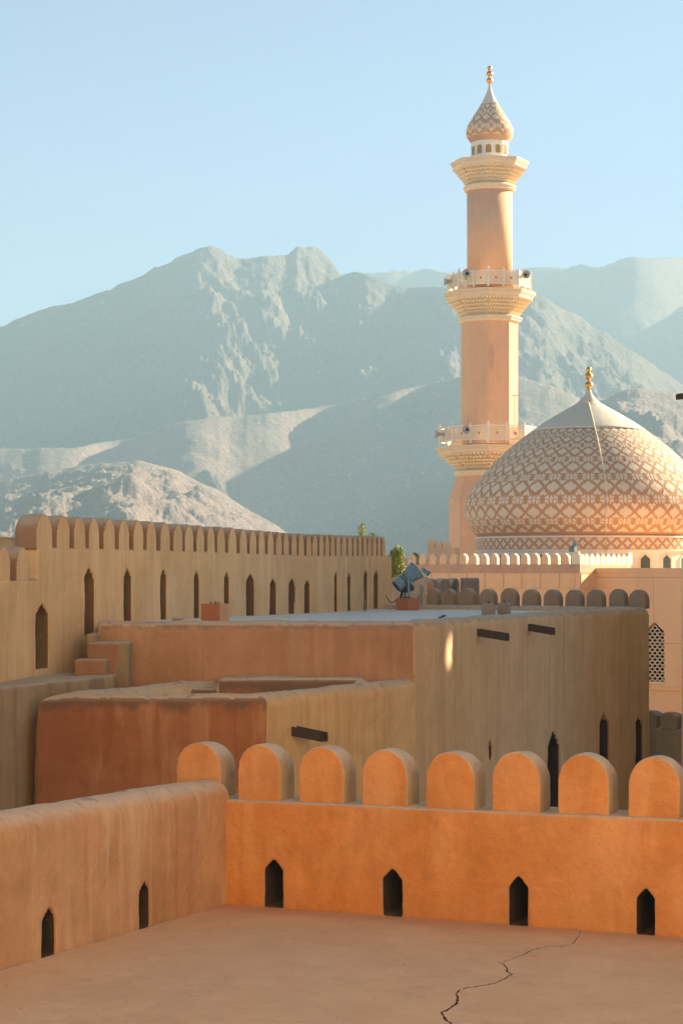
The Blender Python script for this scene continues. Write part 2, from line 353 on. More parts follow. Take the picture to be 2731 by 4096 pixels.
lft = [(-500, 1880), (0, 1925), (200, 1885), (400, 1850), (560, 1842), (700, 1880), (850, 1950), (1000, 2040), (1200, 2160), (1400, 2240), (1600, 2290), (3250, 2300)]
dhl = [(-500, 2290), (1500, 2290), (1900, 2000), (2150, 1790), (2300, 1665), (2380, 1592), (2420, 1598), (2480, 1562), (2540, 1546), (2600, 1556), (2670, 1566), (2731, 1575), (3250, 1590)]
terrain('far_mountain', far, 2250, 640, 1.7, 1500, 2700, (.16, .07, 7), 800, 150, 6, mr, 420, px1=7500)
terrain('mountain', main, 1500, 800, 2.35, 760, 1850, (.24, .19, 9), 1000, 400, 11, mr, 150, side=.4, px1=4200)
terrain('foothill', frt, 1150, 175, 1.15, 860, 1380, (.16, .06, 5), 600, 200, 21, mr2, 150, side=-.6, px1=4200)
terrain('left_foothill', lft, 900, 420, 1.0, 480, 1060, (.34, .17, 6), 640, 260, 33, mr2, 90, px1=2300)
terrain('right_foothill', dhl, 1000, 380, 1.1, 560, 1150, (.35, .12, 5), 360, 160, 41, mr2, 80, px0=1500)

# =================================================================== FOREGROUND TERRACE
C0 = Vector((-1.441, 25.04)); u = Vector((.9186, -.3952)); n_out = Vector((.3952, .9186))       # orange wall runs along u
v = Vector((-.4578, -.889)); nl = Vector((-.889, .4578))                                          # left wall runs towards us along v
OR = C0 + u * 8.3; LW = C0 + v * 20
fl = bmesh.new()
poly = [C0 + n_out * .05 + nl * .05]
k = 110
front = [C0 + u * (8.3 * i / k) - n_out * (.006 + .020 * rng.random()) for i in range(1, k + 1)]
side = [C0 + v * (20 * i / k) - nl * (.004 + .014 * rng.random()) for i in range(k, 0, -1)]
poly = [C0 - n_out * .004] + front + [OR - n_out * 22] + side
plan_prism(fl, poly, -4.5, -4.2)
crack_px = [(2326, 3712), (2318, 3730), (2308, 3753), (2290, 3774), (2262, 3781), (2240, 3786), (2199, 3783), (2160, 3791), (2121, 3801), (2083, 3824), (2030, 3842), (1991, 3849), (2016, 3858), (2025, 3872), (2025, 3886), (2046, 3897), (2025, 3910), (1984, 3931), (1939, 3942), (1884, 3949), (1838, 3959), (1822, 3975), (1831, 3995), (1825, 4013), (1800, 4033), (1764, 4050), (1775, 4068), (1784, 4082), (1806, 4094), (1800, 4125), (1820, 4180)]
cp = []
for a, b in zip(crack_px, crack_px[1:]):
    for j in range(4):
        t = j / 4; y = a[1] + (b[1] - a[1]) * t + (rng.random() - .5) * 4; x = a[0] + (b[0] - a[0]) * t + (rng.random() - .5) * 5
        Y = 4.2 * F / (y - HY); cp.append(Vector(((x - CXP) / F * Y, Y)))
cc = bmesh.new(); lft_, rgt_ = [], []
for i, p in enumerate(cp):
    d = (cp[min(i + 1, len(cp) - 1)] - cp[max(i - 1, 0)]).normalized(); q = Vector((-d.y, d.x))
    f = i / len(cp); w = (.0035 + .010 * f ** 1.2) * (.5 + 1.1 * rng.random())
    lft_.append(p + q * w); rgt_.append(p - q * w)
for i in range(len(cp) - 1):
    plan_prism(cc, [lft_[i], rgt_[i], rgt_[i + 1], lft_[i + 1]], -4.34, -4.1)
bmesh.ops.remove_doubles(cc, verts=cc.verts, dist=1e-6)
# inner walls between neighbouring segments are removed so the cutter is one solid
seen = {}
for f_ in list(cc.faces):
    key = tuple(sorted(v_.index for v_ in f_.verts)); 
cc.verts.index_update()
for f_ in list(cc.faces): seen.setdefault(tuple(sorted(v_.index for v_ in f_.verts)), []).append(f_)
for key, fs in seen.items():
    if len(fs) > 1: bmesh.ops.delete(cc, geom=fs, context='FACES_ONLY')
def boolean(bm, cut):
    for b_ in (bm, cut): bmesh.ops.recalc_face_normals(b_, faces=b_.faces)
    me = bpy.data.meshes.new('t'); bm.to_mesh(me); bm.free(); cm = bpy.data.meshes.new('t'); cut.to_mesh(cm); cut.free()
    o = bpy.data.objects.new('t', me); co = bpy.data.objects.new('t', cm); C.objects.link(o); C.objects.link(co)
    b = o.modifiers.new('b', 'BOOLEAN'); b.operation = 'DIFFERENCE'; b.solver = 'EXACT'; b.use_self = True; b.object = co
    dg = bpy.context.evaluated_depsgraph_get(); dg.update(); r = bpy.data.meshes.new_from_object(o.evaluated_get(dg))
    bpy.data.objects.remove(o); bpy.data.objects.remove(co); return r
fme = boolean(fl, cc)
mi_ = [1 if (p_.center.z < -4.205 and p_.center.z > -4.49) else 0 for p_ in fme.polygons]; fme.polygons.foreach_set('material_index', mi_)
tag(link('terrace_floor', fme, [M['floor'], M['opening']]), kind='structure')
ub = bmesh.new(); plan_prism(ub, [C0 + n_out * .6 + nl * .5, OR + n_out * .6, OR - n_out * 22, LW + nl * .5], -12.2, -4.505)
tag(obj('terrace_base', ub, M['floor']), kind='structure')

gr = random.Random(4); gb2 = bmesh.new()
for _ in range(170):
    a_, b_ = gr.uniform(.2, 7.5), gr.uniform(.03, 7) if gr.random() < .6 else gr.uniform(.02, .3)
    q_ = C0 + u * a_ - n_out * b_; r_ = gr.uniform(.003, .009)
    bmesh.ops.create_icosphere(gb2, subdivisions=1, radius=1, matrix=Matrix.Translation((q_.x, q_.y, -4.199)) @ Matrix.Diagonal((r_ * gr.uniform(.8, 1.8), r_, r_ * .7, 1)))
tag(obj('plaster_grit', gb2, M['rust'], None), kind='stuff')
# orange wall
ow = thing('orange_parapet_wall', (C0.x, C0.y, -4.2), 'bright orange plastered parapet wall with rounded merlons and pointed loopholes across the terrace', 'wall')
w = bmesh.new(); sweep(w, [C0 - u * .82, C0, C0 + u * 4, OR], .74, [-2.905, -2.9, -2.875, -2.85], -5, .035, 1, 0)
plan_prism(w, [C0 + n_out * .5, OR + n_out * .5, OR + n_out * 1.4, C0 + n_out * 1.4], -5, -3.05)
cut = bmesh.new()
for pl, pr, ya, yb in ((1056, 1131, 3437, 3634), (1528, 1606, 3472, 3669), (2033, 2108, 3505, 3710), (2543, 2617, 3550, 3750)):
    arrow_cut(cut, C0, OR, pl, pr, ya, yb, 1.15, n_out)
me = adobe(w, .02, cut, 3, .034, .6, .008, .08)
by_normal(me, [((-n_out.x, -n_out.y, 0), .55, 1)])  # orange front, greyer rest: warm bounce and cool skylight painted in
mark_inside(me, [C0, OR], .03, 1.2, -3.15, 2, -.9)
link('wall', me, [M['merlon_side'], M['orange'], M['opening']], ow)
def merlon_mesh(wd, ht, dp, vox=None, pointed=0, seed=0, back=.10, springf=.52, amp=.012, back_drop=.10):
    """arch-topped block; local x along wall, y = depth (away), z up, origin at base centre of the front face"""
    bm = bmesh.new(); N = 18; sp = ht * springf; rings = []
    ds = [(0, 1, 1), (dp - back, 1, 1), (dp - back * .45, .975, .985), (dp, .88, .93)] if not back_drop else [(0, 1, 1), (dp * .55, 1, 1.0), (dp - back, 1, 1 - back_drop * .25), (dp - back * .4, .97, 1 - back_drop * .6), (dp, .86, 1 - back_drop * 1.4)]
    for d, sw, sh in ds:
        ring = [bm.verts.new((-wd / 2 * sw, d, -.04)), bm.verts.new((-wd / 2 * sw, d, sp * .5))]
        for i in range(N + 1):
            a = math.pi * (1 - i / N); x = math.cos(a); z = math.sin(a)
            if pointed: z = z * (1 - pointed) + pointed * (1 - abs(x)) ** .8
            ring.append(bm.verts.new((wd / 2 * sw * x, d, (sp + (ht - sp) * z) * sh)))
        ring += [bm.verts.new((wd / 2 * sw, d, sp * .5)), bm.verts.new((wd / 2 * sw, d, -.04))]
        rings.append(ring)
    m = len(rings[0])
    for a, b in zip(rings, rings[1:]):
        for k_ in range(m): bm.faces.new((a[k_], a[(k_ + 1) % m], b[(k_ + 1) % m], b[k_]))
    bm.faces.new(rings[0]); bm.faces.new(rings[-1][::-1])
    if vox:
        bmesh.ops.translate(bm, verts=bm.verts, vec=(seed * 3.1, 0, 0))
        me = adobe(bm, vox, None, 2, amp, .35, amp * .35, .06); me.transform(Matrix.Translation((-seed * 3.1, 0, 0)))
    else:
        me = to_mesh(bm, False)
        me.shade_smooth(); me.set_sharp_from_angle(angle=R(50))
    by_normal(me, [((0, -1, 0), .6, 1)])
    return me
def place(name, me, parent, p, rz):
    o = bpy.data.objects.new(name, me); C.objects.link(o); o.parent = parent
    o.location = Vector(p) - base_of(parent); o.rotation_euler = (0, 0, rz); return o
A_, B_ = C0 + n_out * .11, OR + n_out * .11
rzo = math.atan2(u.y, u.x)
for i, (pl, pr, yt, yb) in enumerate(((705, 882, 2962, 3190), (951, 1121, 2970, 3196), (1194, 1373, 2978, 3206), (1446, 1628, 2990, 3217), (1701, 1894, 3000, 3231), (1966, 2158, 3000, 3243), (2231, 2433, 3008, 3258), (2509, 2714, 3019, 3271), (2800, 3010, 3030, 3285))):
    a = hit(pl, A_, B_); b = hit(pr, A_, B_); c = (a + b) / 2; wd = (b - a).length
    zb = -2.9 + .05 * (c - C0).dot(u) / 8.3; ht = (HY - yt) / F * c.y - zb - .02
    me = merlon_mesh(wd, ht, .47, .0165, 0, i + 1, amp=.024)
    me.materials.append(M['merlon_side']); me.materials.append(M['orange'])  # same painted light: warm fronts, cooler sides
    place('merlon', me, ow, (c.x, c.y, zb - .005), rzo + rng.uniform(-.02, .02)).rotation_euler.y = rng.uniform(-.018, .018)

# left wall
lw = thing('salmon_parapet_wall', (LW.x, LW.y, -4.2), 'round-topped salmon-tan parapet wall with two loopholes at the left of the terrace', 'wall')
w = bmesh.new(); sweep(w, [C0 - v * .12, C0 + v * .7, C0 + v * 4.7, C0 + v * 9], .56, [-2.66, -2.63, -2.59, -2.55], -5, .27, -1, 0)
cut = bmesh.new()
plan_prism(w, [C0 + nl * .3 + v * .8, C0 + v * 8 + nl * .3, C0 + v * 8 + nl * 1.1, C0 + v * .8 + nl * 1.1], -5, -3.0)
arrow_cut(cut, C0, LW, 174, 228, 3624, 3833, .9, nl); arrow_cut(cut, C0, LW, 561, 605, 3524, 3720, .9, nl)
me = adobe(w, .022, cut, 5, .035, .6, .008, .12)
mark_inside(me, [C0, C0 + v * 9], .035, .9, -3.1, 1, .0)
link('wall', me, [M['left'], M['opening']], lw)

# =================================================================== LOWER BLOCK (block 1)
A = Vector((1.48, 40.5)); B1 = Vector((-1.35, 35.8)); B1L = Vector((-5.48, 35.6)); BL2 = Vector((-3.0, 40.5))
b1 = thing('lower_fort_block', (B1.x, B1.y, -12), 'lower fort building with deep rust front wall, worn rounded parapet and sunken roof', 'building')
w = bmesh.new()
plan_prism(w, [B1L + Vector((.02, .1)), B1 + Vector((0, .05)), A + Vector((-.1, .2)), BL2 + Vector((0, .2)), B1L + Vector((.25, 1.5))], -9, -2.6)
sweep(w, [BL2 + Vector((.1, .1)), B1L + Vector((0.02, .0)), B1, A + Vector((.02, -.01)), A + Vector((.25, 1.1))], .5, [-2.235, -2.25, -2.25, -2.235, -2.25], -9, .215, 1, .004)
sweep(w, [(-2.43, 39.3), (.45, 39.3)], 1.2, -2.17, -3.2, .12, 1)
plan_prism(w, [(-3.1, 39.4), (-2.2, 39.4), (-2.2, 40.6), (-3.1, 40.6)], -3.2, -2.36)
cut = None
me = adobe(w, .042, cut, 5, .095, 1.1, .016, .2)
by_normal(me, [((.0, -1, 0), .72, 1)])  # rust on the front only, warm bounced light put into the colour
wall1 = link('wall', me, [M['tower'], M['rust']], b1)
rb = bmesh.new(); plan_prism(rb, [(-5, 37), (-1.2, 36.4), (1.2, 40.4), (-3.2, 40.4)], -2.8, -2.53)
obj('roof', rb, M['roof'], b1)

def spout(px0, py0, px1, py1, Yw, nrm, label, drop=.02, wd=.2, ht=.165):
    p0 = P(px0, py0, Yw); nn = Vector((nrm[0], nrm[1], 0)).normalized()
    # length so that the tip lands on column px1
    k_ = (px1 - CXP) / F; ln = (k_ * p0.y - p0.x) / (nn.x - k_ * nn.y); 
    t = thing('water_spout', p0, label, 'water spout', 'dark wooden gutter spouts in the fort walls')
    sidev = Vector((-nn.y, nn.x, 0)); d = (nn * ln + Vector((0, 0, -drop))); bm = bmesh.new()
    s0 = p0 - nn * .3 ; 
    def bar(o_, w_, z0, z1, mt_bm):
        q = [s0 + sidev * (o_ - w_ / 2) + Vector((0, 0, z0)), s0 + sidev * (o_ + w_ / 2) + Vector((0, 0, z0)), s0 + sidev * (o_ + w_ / 2) + Vector((0, 0, z1)), s0 + sidev * (o_ - w_ / 2) + Vector((0, 0, z1))]
        prism(mt_bm, q, Vector((0, 0, 0)), d + nn * .3)
    b_ = bmesh.new(); bar(0, wd, -ht / 2, -ht / 2 + .035, b_); obj('trough_bottom', b_, M['wood'], t)
    for sgn in (-1, 1):
        b_ = bmesh.new(); bar(sgn * (wd / 2 - .016), .032, -ht / 2 + .037, ht / 2, b_); obj('trough_side', b_, M['wood'], t)
    return t
h1 = hit(1176, B1, A)
spout(1176, 2914, 1300, 2930, h1.y, (.857, -.515), 'dark wooden spout jutting from the tan wall of the lower block, nearest the merlons', .13)

# =================================================================== UPPER BLOCK / ROUND TOWER (block 2)
curve = [A, Vector((3.0, 44.3)), Vector((4.6, 47.9)), Vector((6.2, 51.2)), Vector((7.5, 53.6)), Vector((8.5, 55.3))]
FL = Vector((-4.93, 40.42)); ROWL = Vector((1.4, 59.8))
b2 = thing('round_fort_tower', (A.x, A.y, -12), 'large upper fort building with red front wall and curved streaked tan wall running back', 'building')
w = bmesh.new()
sm = [curve[0]]
for i in range(5):
    for j in range(1, 5):
        t = j / 4; p0, p1, p2, p3 = curve[max(i - 1, 0)], curve[i], curve[i + 1], curve[min(i + 2, 5)]
        sm.append(.5 * ((2 * p1) + (-p0 + p2) * t + (2 * p0 - 5 * p1 + 4 * p2 - p3) * t * t + (-p0 + 3 * p1 - 3 * p2 + p3) * t ** 3))
sweep(w, [FL, FL + Vector((2.5, .05)), A] + sm[1:] + [ROWL], .55, -1.07, -9, .2, 1, .003)
cut = bmesh.new()
def curve_cut(pl, pr, ya, yb, depth, ysh=.2):
    for a, b in zip(sm, sm[1:]):
        pa = CXP + F * a.x / a.y; pb = CXP + F * b.x / b.y
        if pa <= (pl + pr) / 2 <= pb:
            d = (b - a).normalized(); arrow_cut(cut, a, b, pl, pr, ya, yb, depth, (-d.y, d.x), ysh); return
curve_cut(1956, 1968, 2958, 3041, .5)
curve_cut(2189, 2238, 2924, 3300, .45, .16)
curve_cut(2397, 2434, 2850, 3200, .45, .12)
curve_cut(2541, 2566, 2870, 3250, .45, .05)
me = adobe(w, .05, cut, 5, .075, 1.1, .016, .22)
by_normal(me, [((0, -1, 0), .82, 1)])  # front painted redder than the curve, for the warm light it catches
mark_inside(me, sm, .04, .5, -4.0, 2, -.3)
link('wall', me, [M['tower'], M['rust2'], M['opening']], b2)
# roof as a gently falling screed
rb = bmesh.new(); G = 24; grid = []
for i in range(G + 1):
    row = []
    for j in range(G + 1):
        fy = i / G; y = 40.7 + (60.2 - 40.7) * fy
        xl = np.interp(y, [40, 41.4, 43.3, 46.8, 51.2, 55, 60.3], [-4.55, -4.75, -4.4, -3.3, -1.55, .05, 1.6])
        xr = np.interp(y, [40.5, 44.3, 47.9, 51.2, 53.6, 55.3, 59.8], [1.3, 2.7, 4.3, 5.9, 7.2, 8.2, 1.7])
        x = xl - .3 + (max(xr, xl + .01) - xl + .3) * j / G
        row.append(rb.verts.new((x, y, -1.165 - .04 * min(1, max(0, (y - 44) / 12)) + .006 * math.sin(x * 2.1) * math.cos(y * 1.3))))
    grid.append(row)
for i in range(G):
    for j in range(G): rb.faces.new((grid[i][j], grid[i][j + 1], grid[i + 1][j + 1], grid[i + 1][j]))
obj('roof', rb, M['roof'], b2, True)
# merlons on the far rim
RA, RB = curve[-1], ROWL
rowu = (RA - RB).normalized(); rzr = math.atan2(rowu.y, rowu.x)
RA2, RB2 = RA + Vector((.03, .05)), RB + Vector((.03, .05))
offn = Vector((-rowu.y, rowu.x))
mm = merlon_mesh(.52, .50, .36, .025, 0, 0, amp=.02, springf=.42, back_drop=.04); mm.materials.append(M['rim']); mm.materials.append(M['rim'])
for i, (pl, pr) in enumerate(((1700, 1745), (1756, 1806), (1826, 1886), (1910, 1968), (1995, 2056), (2081, 2142), (2167, 2229), (2254, 2316), (2338, 2402), (2429, 2492), (2508, 2576))):
    c = hit((pl + pr) / 2, RA2, RB2) + offn * .06; wl2 = (hit(pr, RA2, RB2) - hit(pl, RA2, RB2)).length
    o = place('merlon', mm, b2, (c.x, c.y, -1.09), rzr + rng.uniform(-.02, .02)); o.scale = (wl2 / .52, 1, rng.uniform(.97, 1.04))
h2 = None
for px0, py0, px1, py1, nm in ((1914, 2522, 2030, 2535, 'dark wooden spout in the curved tower wall, beside the light patch'), (2113, 2501, 2214, 2512, 'dark wooden spout in the curved tower wall, farther right and smaller')):
    for a, b in zip(sm, sm[1:]):
        pa = CXP + F * a.x / a.y; pb = CXP + F * b.x / b.y
        if pa <= px0 <= pb:
            hp = hit(px0, a, b); d = (b - a).normalized(); spout(px0, py0, px1, py1, hp.y, (d.y, -d.x), nm, .14)

# stairs and landing on the left
lt = thing('landing_wall', (-5.9, 36, -9), 'cracked grey-tan wall walk and landing below the crenellated wall, dark at its foot', 'wall')
w = bmesh.new(); plan_prism(w, [(-7.6, 31.4), (-5.94, 34.95), (-5.18, 37.0), (-4.45, 38.95), (-4.42, 40.2), (-6.0, 41), (-8.6, 33)], -9, -2.085)
me = adobe(w, .05, None, 3, .05, .7, .015, .14)
link('wall', me, M['landing'], lt)
bm = bmesh.new(); plan_prism(bm, [(-5.35, 26), (-6.7, 34.2), (-13, 34.2), (-13, 26)], -12, .8); lb = thing('alley_shade_block', (-7, 30, -12), 'plain block added unseen beyond the left border to darken the alley', 'house'); obj('wall', bm, M['tower'], lb)  # unseen block added to keep light out of the alley
st = thing('stairs', (-4.7, 39, -2.1), 'short flight of worn red-brown steps climbing to the upper roof', 'stairs')
def step(pl, pr, Y, zt, zb, Yb, seed, mats, th=.6):
    bm = bmesh.new(); xl = (pl - CXP) / F * Y; xr = (pr - CXP) / F * Y
    box(bm, ((xl + xr) / 2, (Y + Yb) / 2, (zt + zb) / 2), (xr - xl, Yb - Y, zt - zb))
    me = adobe(bm, .022, None, 2, .025, .25, .008, .07); by_normal(me, [((0, -1, 0), .6, 1)])
    return link('step', me, mats, st)
step(298, 422, 39.0, -1.785, -2.3, 39.7, 1, [M['landing'], M['step']])
step(350, 471, 39.5, -1.475, -2.3, 40.3, 2, [M['landing'], M['step']])
step(345, 388, 40.0, -1.32, -2.3, 41.0, 4, [M['landing'], M['landing']])
bm = bmesh.new(); x0 = (425 - CXP) / F * 39.55; x1 = (514 - CXP) / F * 39.55
plan_prism(bm, [(x0, 39.6), (x1, 39.6), (x1, 40.5), (x0, 40.5)], -3.2, -1.47)
me = adobe(bm, .03, None, 2, .02, .3); link('flank_wall', me, M['landing'], st)

# =================================================================== CRENELLATED WALL
cpx = [(-160, 34.4), (0, 36.5), (155, 38.6), (252, 40), (360, 41.4), (510, 43.3), (657, 45.2), (770, 46.8), (909, 48.6), (1095, 51.2), (1230, 53.2), (1346, 55), (1456, 57.6), (1567, 60.2)]
cw = [Vector(((p - CXP) / F * y, y)) for p, y in cpx]
def cseg(px):
    for (pa, ya), (pb, yb), a, b in zip(cpx, cpx[1:], cw, cw[1:]):
        if pa <= px <= pb: return a, b
    return cw[-2], cw[-1]
cr = thing('crenellated_wall', (cw[2].x, cw[2].y, -2), 'long receding ochre battlement wall with many pointed merlons and tall narrow loopholes', 'wall')
w = bmesh.new()
sweep(w, cw[2:], .5, [.40, .41, .415, .415, .41, .40, .39, .36, .345, .34, .36, .37], -3, .03, 1)
sweep(w, cw[:3], .5, -.225, -3, .03, 1, e1=.1)
cut = bmesh.new()
slits = [(145, 197, 2414, 2674), (340, 378, 2265, 2541), (497, 529, 2271, 2488), (644, 669, 2270, 2486), (778, 800, 2280, 2480), (898, 920, 2284, 2475), (988, 1020, 2294, 2468), (1080, 1107, 2312, 2465), (1156, 1182, 2312, 2463), (1218, 1243, 2319, 2461), (1338, 1353, 2282, 2452), (1390, 1405, 2287, 2444), (1456, 1472, 2275, 2442), (1496, 1515, 2278, 2434)]
for pl, pr, ya, yb in slits:
    a, b = cseg((pl + pr) / 2); d = (b - a).normalized()
    arrow_cut(cut, a, b, pl, pr, ya, yb, .36, (-d.y, d.x), .17)
me = adobe(w, .03, cut, 3, .035, .7, .012, .16)
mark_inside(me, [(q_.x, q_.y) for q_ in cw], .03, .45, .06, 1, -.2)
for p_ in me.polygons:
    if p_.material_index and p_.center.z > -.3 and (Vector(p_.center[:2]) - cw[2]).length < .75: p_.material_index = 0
link('wall', me, [M['cren'], M['niche_shade']], cr)
zc = lambda y: float(np.interp(y, [38, 44, 49, 52.5, 57, 60], [.405, .405, .38, .34, .345, .37]))
tops = lambda y: float(np.interp(y, [38, 40, 44, 49, 52.5, 57, 60], [1.07, 1.07, 1.067, 1.0, .92, .94, .96]))
cents = [182, 258, 323, 380, 442, 500, 558, 609, 664, 716, 760, 805, 847, 887]
cents += [800 + .574 * k_ for k_ in (233, 307, 375, 435, 497, 555, 605, 660, 710, 762, 805, 850, 890, 928, 968, 1008, 1048, 1085, 1119, 1152, 1186, 1219, 1252, 1283)]
cmes = []
for k_ in range(5):
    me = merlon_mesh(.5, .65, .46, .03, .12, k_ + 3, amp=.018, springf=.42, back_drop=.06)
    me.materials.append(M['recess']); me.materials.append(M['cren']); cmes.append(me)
spc = [cents[i + 1] - cents[i] for i in range(len(cents) - 1)]; spc.append(spc[-1])
for i, c_ in enumerate(cents):
    a, b = cseg(c_); p = hit(c_, a, b); d = (b - a).normalized()
    s_px = (spc[max(0, i - 1)] + spc[i]) / 2
    wlen = (hit(c_ + s_px / 2, a, b) - hit(c_ - s_px / 2, a, b)).length * .745
    if i == 0: wlen *= 1.15
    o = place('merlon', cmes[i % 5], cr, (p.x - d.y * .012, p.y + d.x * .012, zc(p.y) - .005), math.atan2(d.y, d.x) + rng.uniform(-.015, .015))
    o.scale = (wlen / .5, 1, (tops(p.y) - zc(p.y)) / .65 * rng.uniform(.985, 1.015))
for pl, pr in ((-75, -22), (-5, 47), (70, 123)):
    a, b = cseg(max(5, (pl + pr) / 2)); p = hit((pl + pr) / 2, a, b); d = (b - a).normalized()
    o = place('merlon', cmes[1], cr, (p.x - d.y * .01, p.y + d.x * .01, -.23), math.atan2(d.y, d.x)); o.scale = ((hit(pr, a, b) - hit(pl, a, b)).length / .5, 1, .98)

# pedestals, lamps and bits on the upper roof
def pedestal(loc, sx, sy, h, rz, label, m1, m2):
    t = thing('pedestal', loc, label, 'plinth', None, 0)
    bm = bmesh.new(); box(bm, (loc[0], loc[1], loc[2] + h / 2), (sx, sy, h), rz); bmesh.ops.bevel(bm, geom=bm.edges, offset=.012, segments=2, affect='EDGES')
    me = to_mesh(bm, False); by_normal(me, [((math.sin(rz), -math.cos(rz), 0), .7, 1)]); link('plinth_block', me, [m1, m2], t); return t
M['ped'] = plaster('pinkish_plinth', (.66, .40, .23), (.62, .37, .21), None, dust=(.5, .4, .3), di=.1)
M['ped_red'] = plaster('red_plinth', (.55, .22, .10), (.50, .19, .09), None, dust=(.5, .4, .3), di=.1)
p = P(858, 2486, 43.3); pd1 = pedestal((p.x, p.y + .2, -1.17), .47, .42, .40, R(-26), 'low pink plinth with bolts on top, by the crenellated wall', M['ped'], M['ped_red'])
for dx, dy in ((-.09, 0), (.0, .05), (.09, -.02), (.03, -.07)):
    bm = bmesh.new(); box(bm, (p.x + dx, p.y + .2 + dy, -.76), (.05, .03, .012)); tube(bm, [(p.x + dx, p.y + .2 + dy, -.78), (p.x + dx, p.y + .2 + dy, -.72)], .008, 6); obj('bolt', bm, M['iron'], pd1)
PL = P(1629, 2439, 57.6); pedestal((PL.x, PL.y, -1.215), .47, .47, .36, R(-45), 'red plinth carrying the large blue floodlight', M['ped_red'], M['ped_red'])

def floodlight(base, s, tilt, yaw, label, simple_=False):
    t = thing('floodlight', base, label, 'floodlight')
    ax = Vector((math.cos(tilt) * math.sin(yaw), -math.cos(tilt) * math.cos(yaw), math.sin(tilt)))   # direction the lamp points
    piv = Vector(base) + Vector((0, 0, .48 * s)); q = ax.to_track_quat('Z', 'Y').to_matrix().to_4x4(); T = Matrix.Translation(piv) @ q @ Matrix.Scale(s, 4)
    bm = bmesh.new(); lathe(bm, [(.155, -.02), (.16, 0), (.185, .10), (.215, .26), (.225, .30), (.24, .305), (.24, .335), (.222, .34), (.215, .30)], 28, (0, 0, 0), cap=False); bm.transform(T)
    obj('reflector_housing', bm, M['lamp'], t, True)
    bm = bmesh.new(); lathe(bm, [(.001, .305), (.21, .30), (.212, .31), (.001, .32)], 24, (0, 0, 0), cap=False); bm.transform(T); obj('lens', bm, M['glass'], t, True)
    bm = bmesh.new(); lathe(bm, [(.11, -.02), (.13, -.04), (.145, -.12), (.15, -.30), (.14, -.33), (.08, -.34)], 20, (0, 0, 0)); bm.transform(T); obj('lamp_body', bm, M['lamp'], t, True)
    bm = bmesh.new(); lathe(bm, [(.152, -.345), (.152, -.325)], 20, (0, 0, 0)); lathe(bm, [(.16, -.11), (.16, -.09)], 20, (0, 0, 0)); bm.transform(T); obj('clamp_ring', bm, M['lamp_dark'], t, True)
    right = Vector((math.cos(yaw), math.sin(yaw), 0))
    for sg in (-1, 1):
        bm = bmesh.new(); o_ = right * sg * .23 * s
        a = Vector(base) + o_ + Vector((0, 0, .02 * s)); m = (a + piv + o_) / 2
        box(bm, m, (.014 * s, .06 * s, .5 * s), yaw)
        lathe(bm, [(.055 * s, -.01 * s), (.055 * s, .01 * s)], 14, (0, 0, 0)) if False else None
        obj('bracket_arm', bm, M['lamp'], t)
        bm = bmesh.new(); tube(bm, [piv + o_ * .96, piv + o_ * 1.1], .05 * s, 14); obj('pivot_knob', bm, M['lamp'], t)
    bm = bmesh.new(); box(bm, Vector(base) + Vector((0, 0, .012 * s)), (.5 * s, .09 * s, .02 * s), yaw); obj('base_bar', bm, M['iron'], t)
    if not simple_:
        bm = bmesh.new(); box(bm, (0, 0, 0), (.20 * s, .20 * s, .16 * s)); bmesh.ops.bevel(bm, geom=bm.edges, offset=.015, segments=2, affect='EDGES')
        bm.transform(Matrix.Translation(Vector(base) + Vector((.07, .12, .26 * s))) @ q); obj('ballast_box', bm, M['lamp_dark'], t)
        bm = bmesh.new()
        for dx, dy in ((-.14, -.05), (-.10, .1), (.1, .12)): tube(bm, [Vector(base) + Vector((dx * s - .03, dy * s, 0)), Vector(base) + Vector((dx * .4 * s - .05, dy * s, .27 * s))], .018 * s, 6)
        box(bm, Vector(base) + Vector((-.05 * s, .05, .20 * s)), (.20 * s, .12 * s, .14 * s)); obj('stand', bm, M['iron'], t)
    return t
fb = Vector((PL.x - .02, PL.y, -.853))
floodlight(fb, 1.18, R(38), R(100), 'large blue-grey floodlight tilted up on the red plinth')
# cables by the floodlight
def cable(name, pts, r, label, mat='cable', cat='cable'):
    pts = [Vector(p_) for p_ in pts]; out = []
    for i in range(len(pts) - 1):
        p0, p1, p2, p3 = pts[max(i - 1, 0)], pts[i], pts[i + 1], pts[min(i + 2, len(pts) - 1)]
        for j in range(6):
            t = j / 6; out.append(.5 * ((2 * p1) + (-p0 + p2) * t + (2 * p0 - 5 * p1 + 4 * p2 - p3) * t * t + (-p0 + 3 * p1 - 3 * p2 + p3) * t ** 3))
    out.append(pts[-1]); bm = bmesh.new(); tube(bm, out, r, 6)
    o = obj(name, bm, M[mat], None, True); return tag(o, label, cat)
cable('cable', [P(1543, 2382, 58.5), P(1549, 2392, 58.2), P(1562, 2410, 57.8), P(1572, 2409, 57.6), P(1584, 2400, 57.4)], .014, 'black cable sagging from the wall end to the red plinth')
cable('cable', [P(1456, 2442, 56.5), P(1470, 2449, 55.6), P(1500, 2455, 54.4), P(1545, 2455, 54.4), P(1576, 2451, 55)], .014, 'black cable lying on the pale roof screed')
cable('conduit', [P(1564, 2418, 57.5), P(1560, 2432, 57.2), P(1562, 2442, 57), P(1574, 2449, 56.5)], .02, 'short pale conduit bending from the wall foot to the roof', 'horn', 'pipe')
cable('conduit', [P(1461, 2400, 57.4), P(1459, 2441, 57.2)], .018, 'thin upright pale pipe at the foot of the crenellated wall', 'grey', 'pipe')
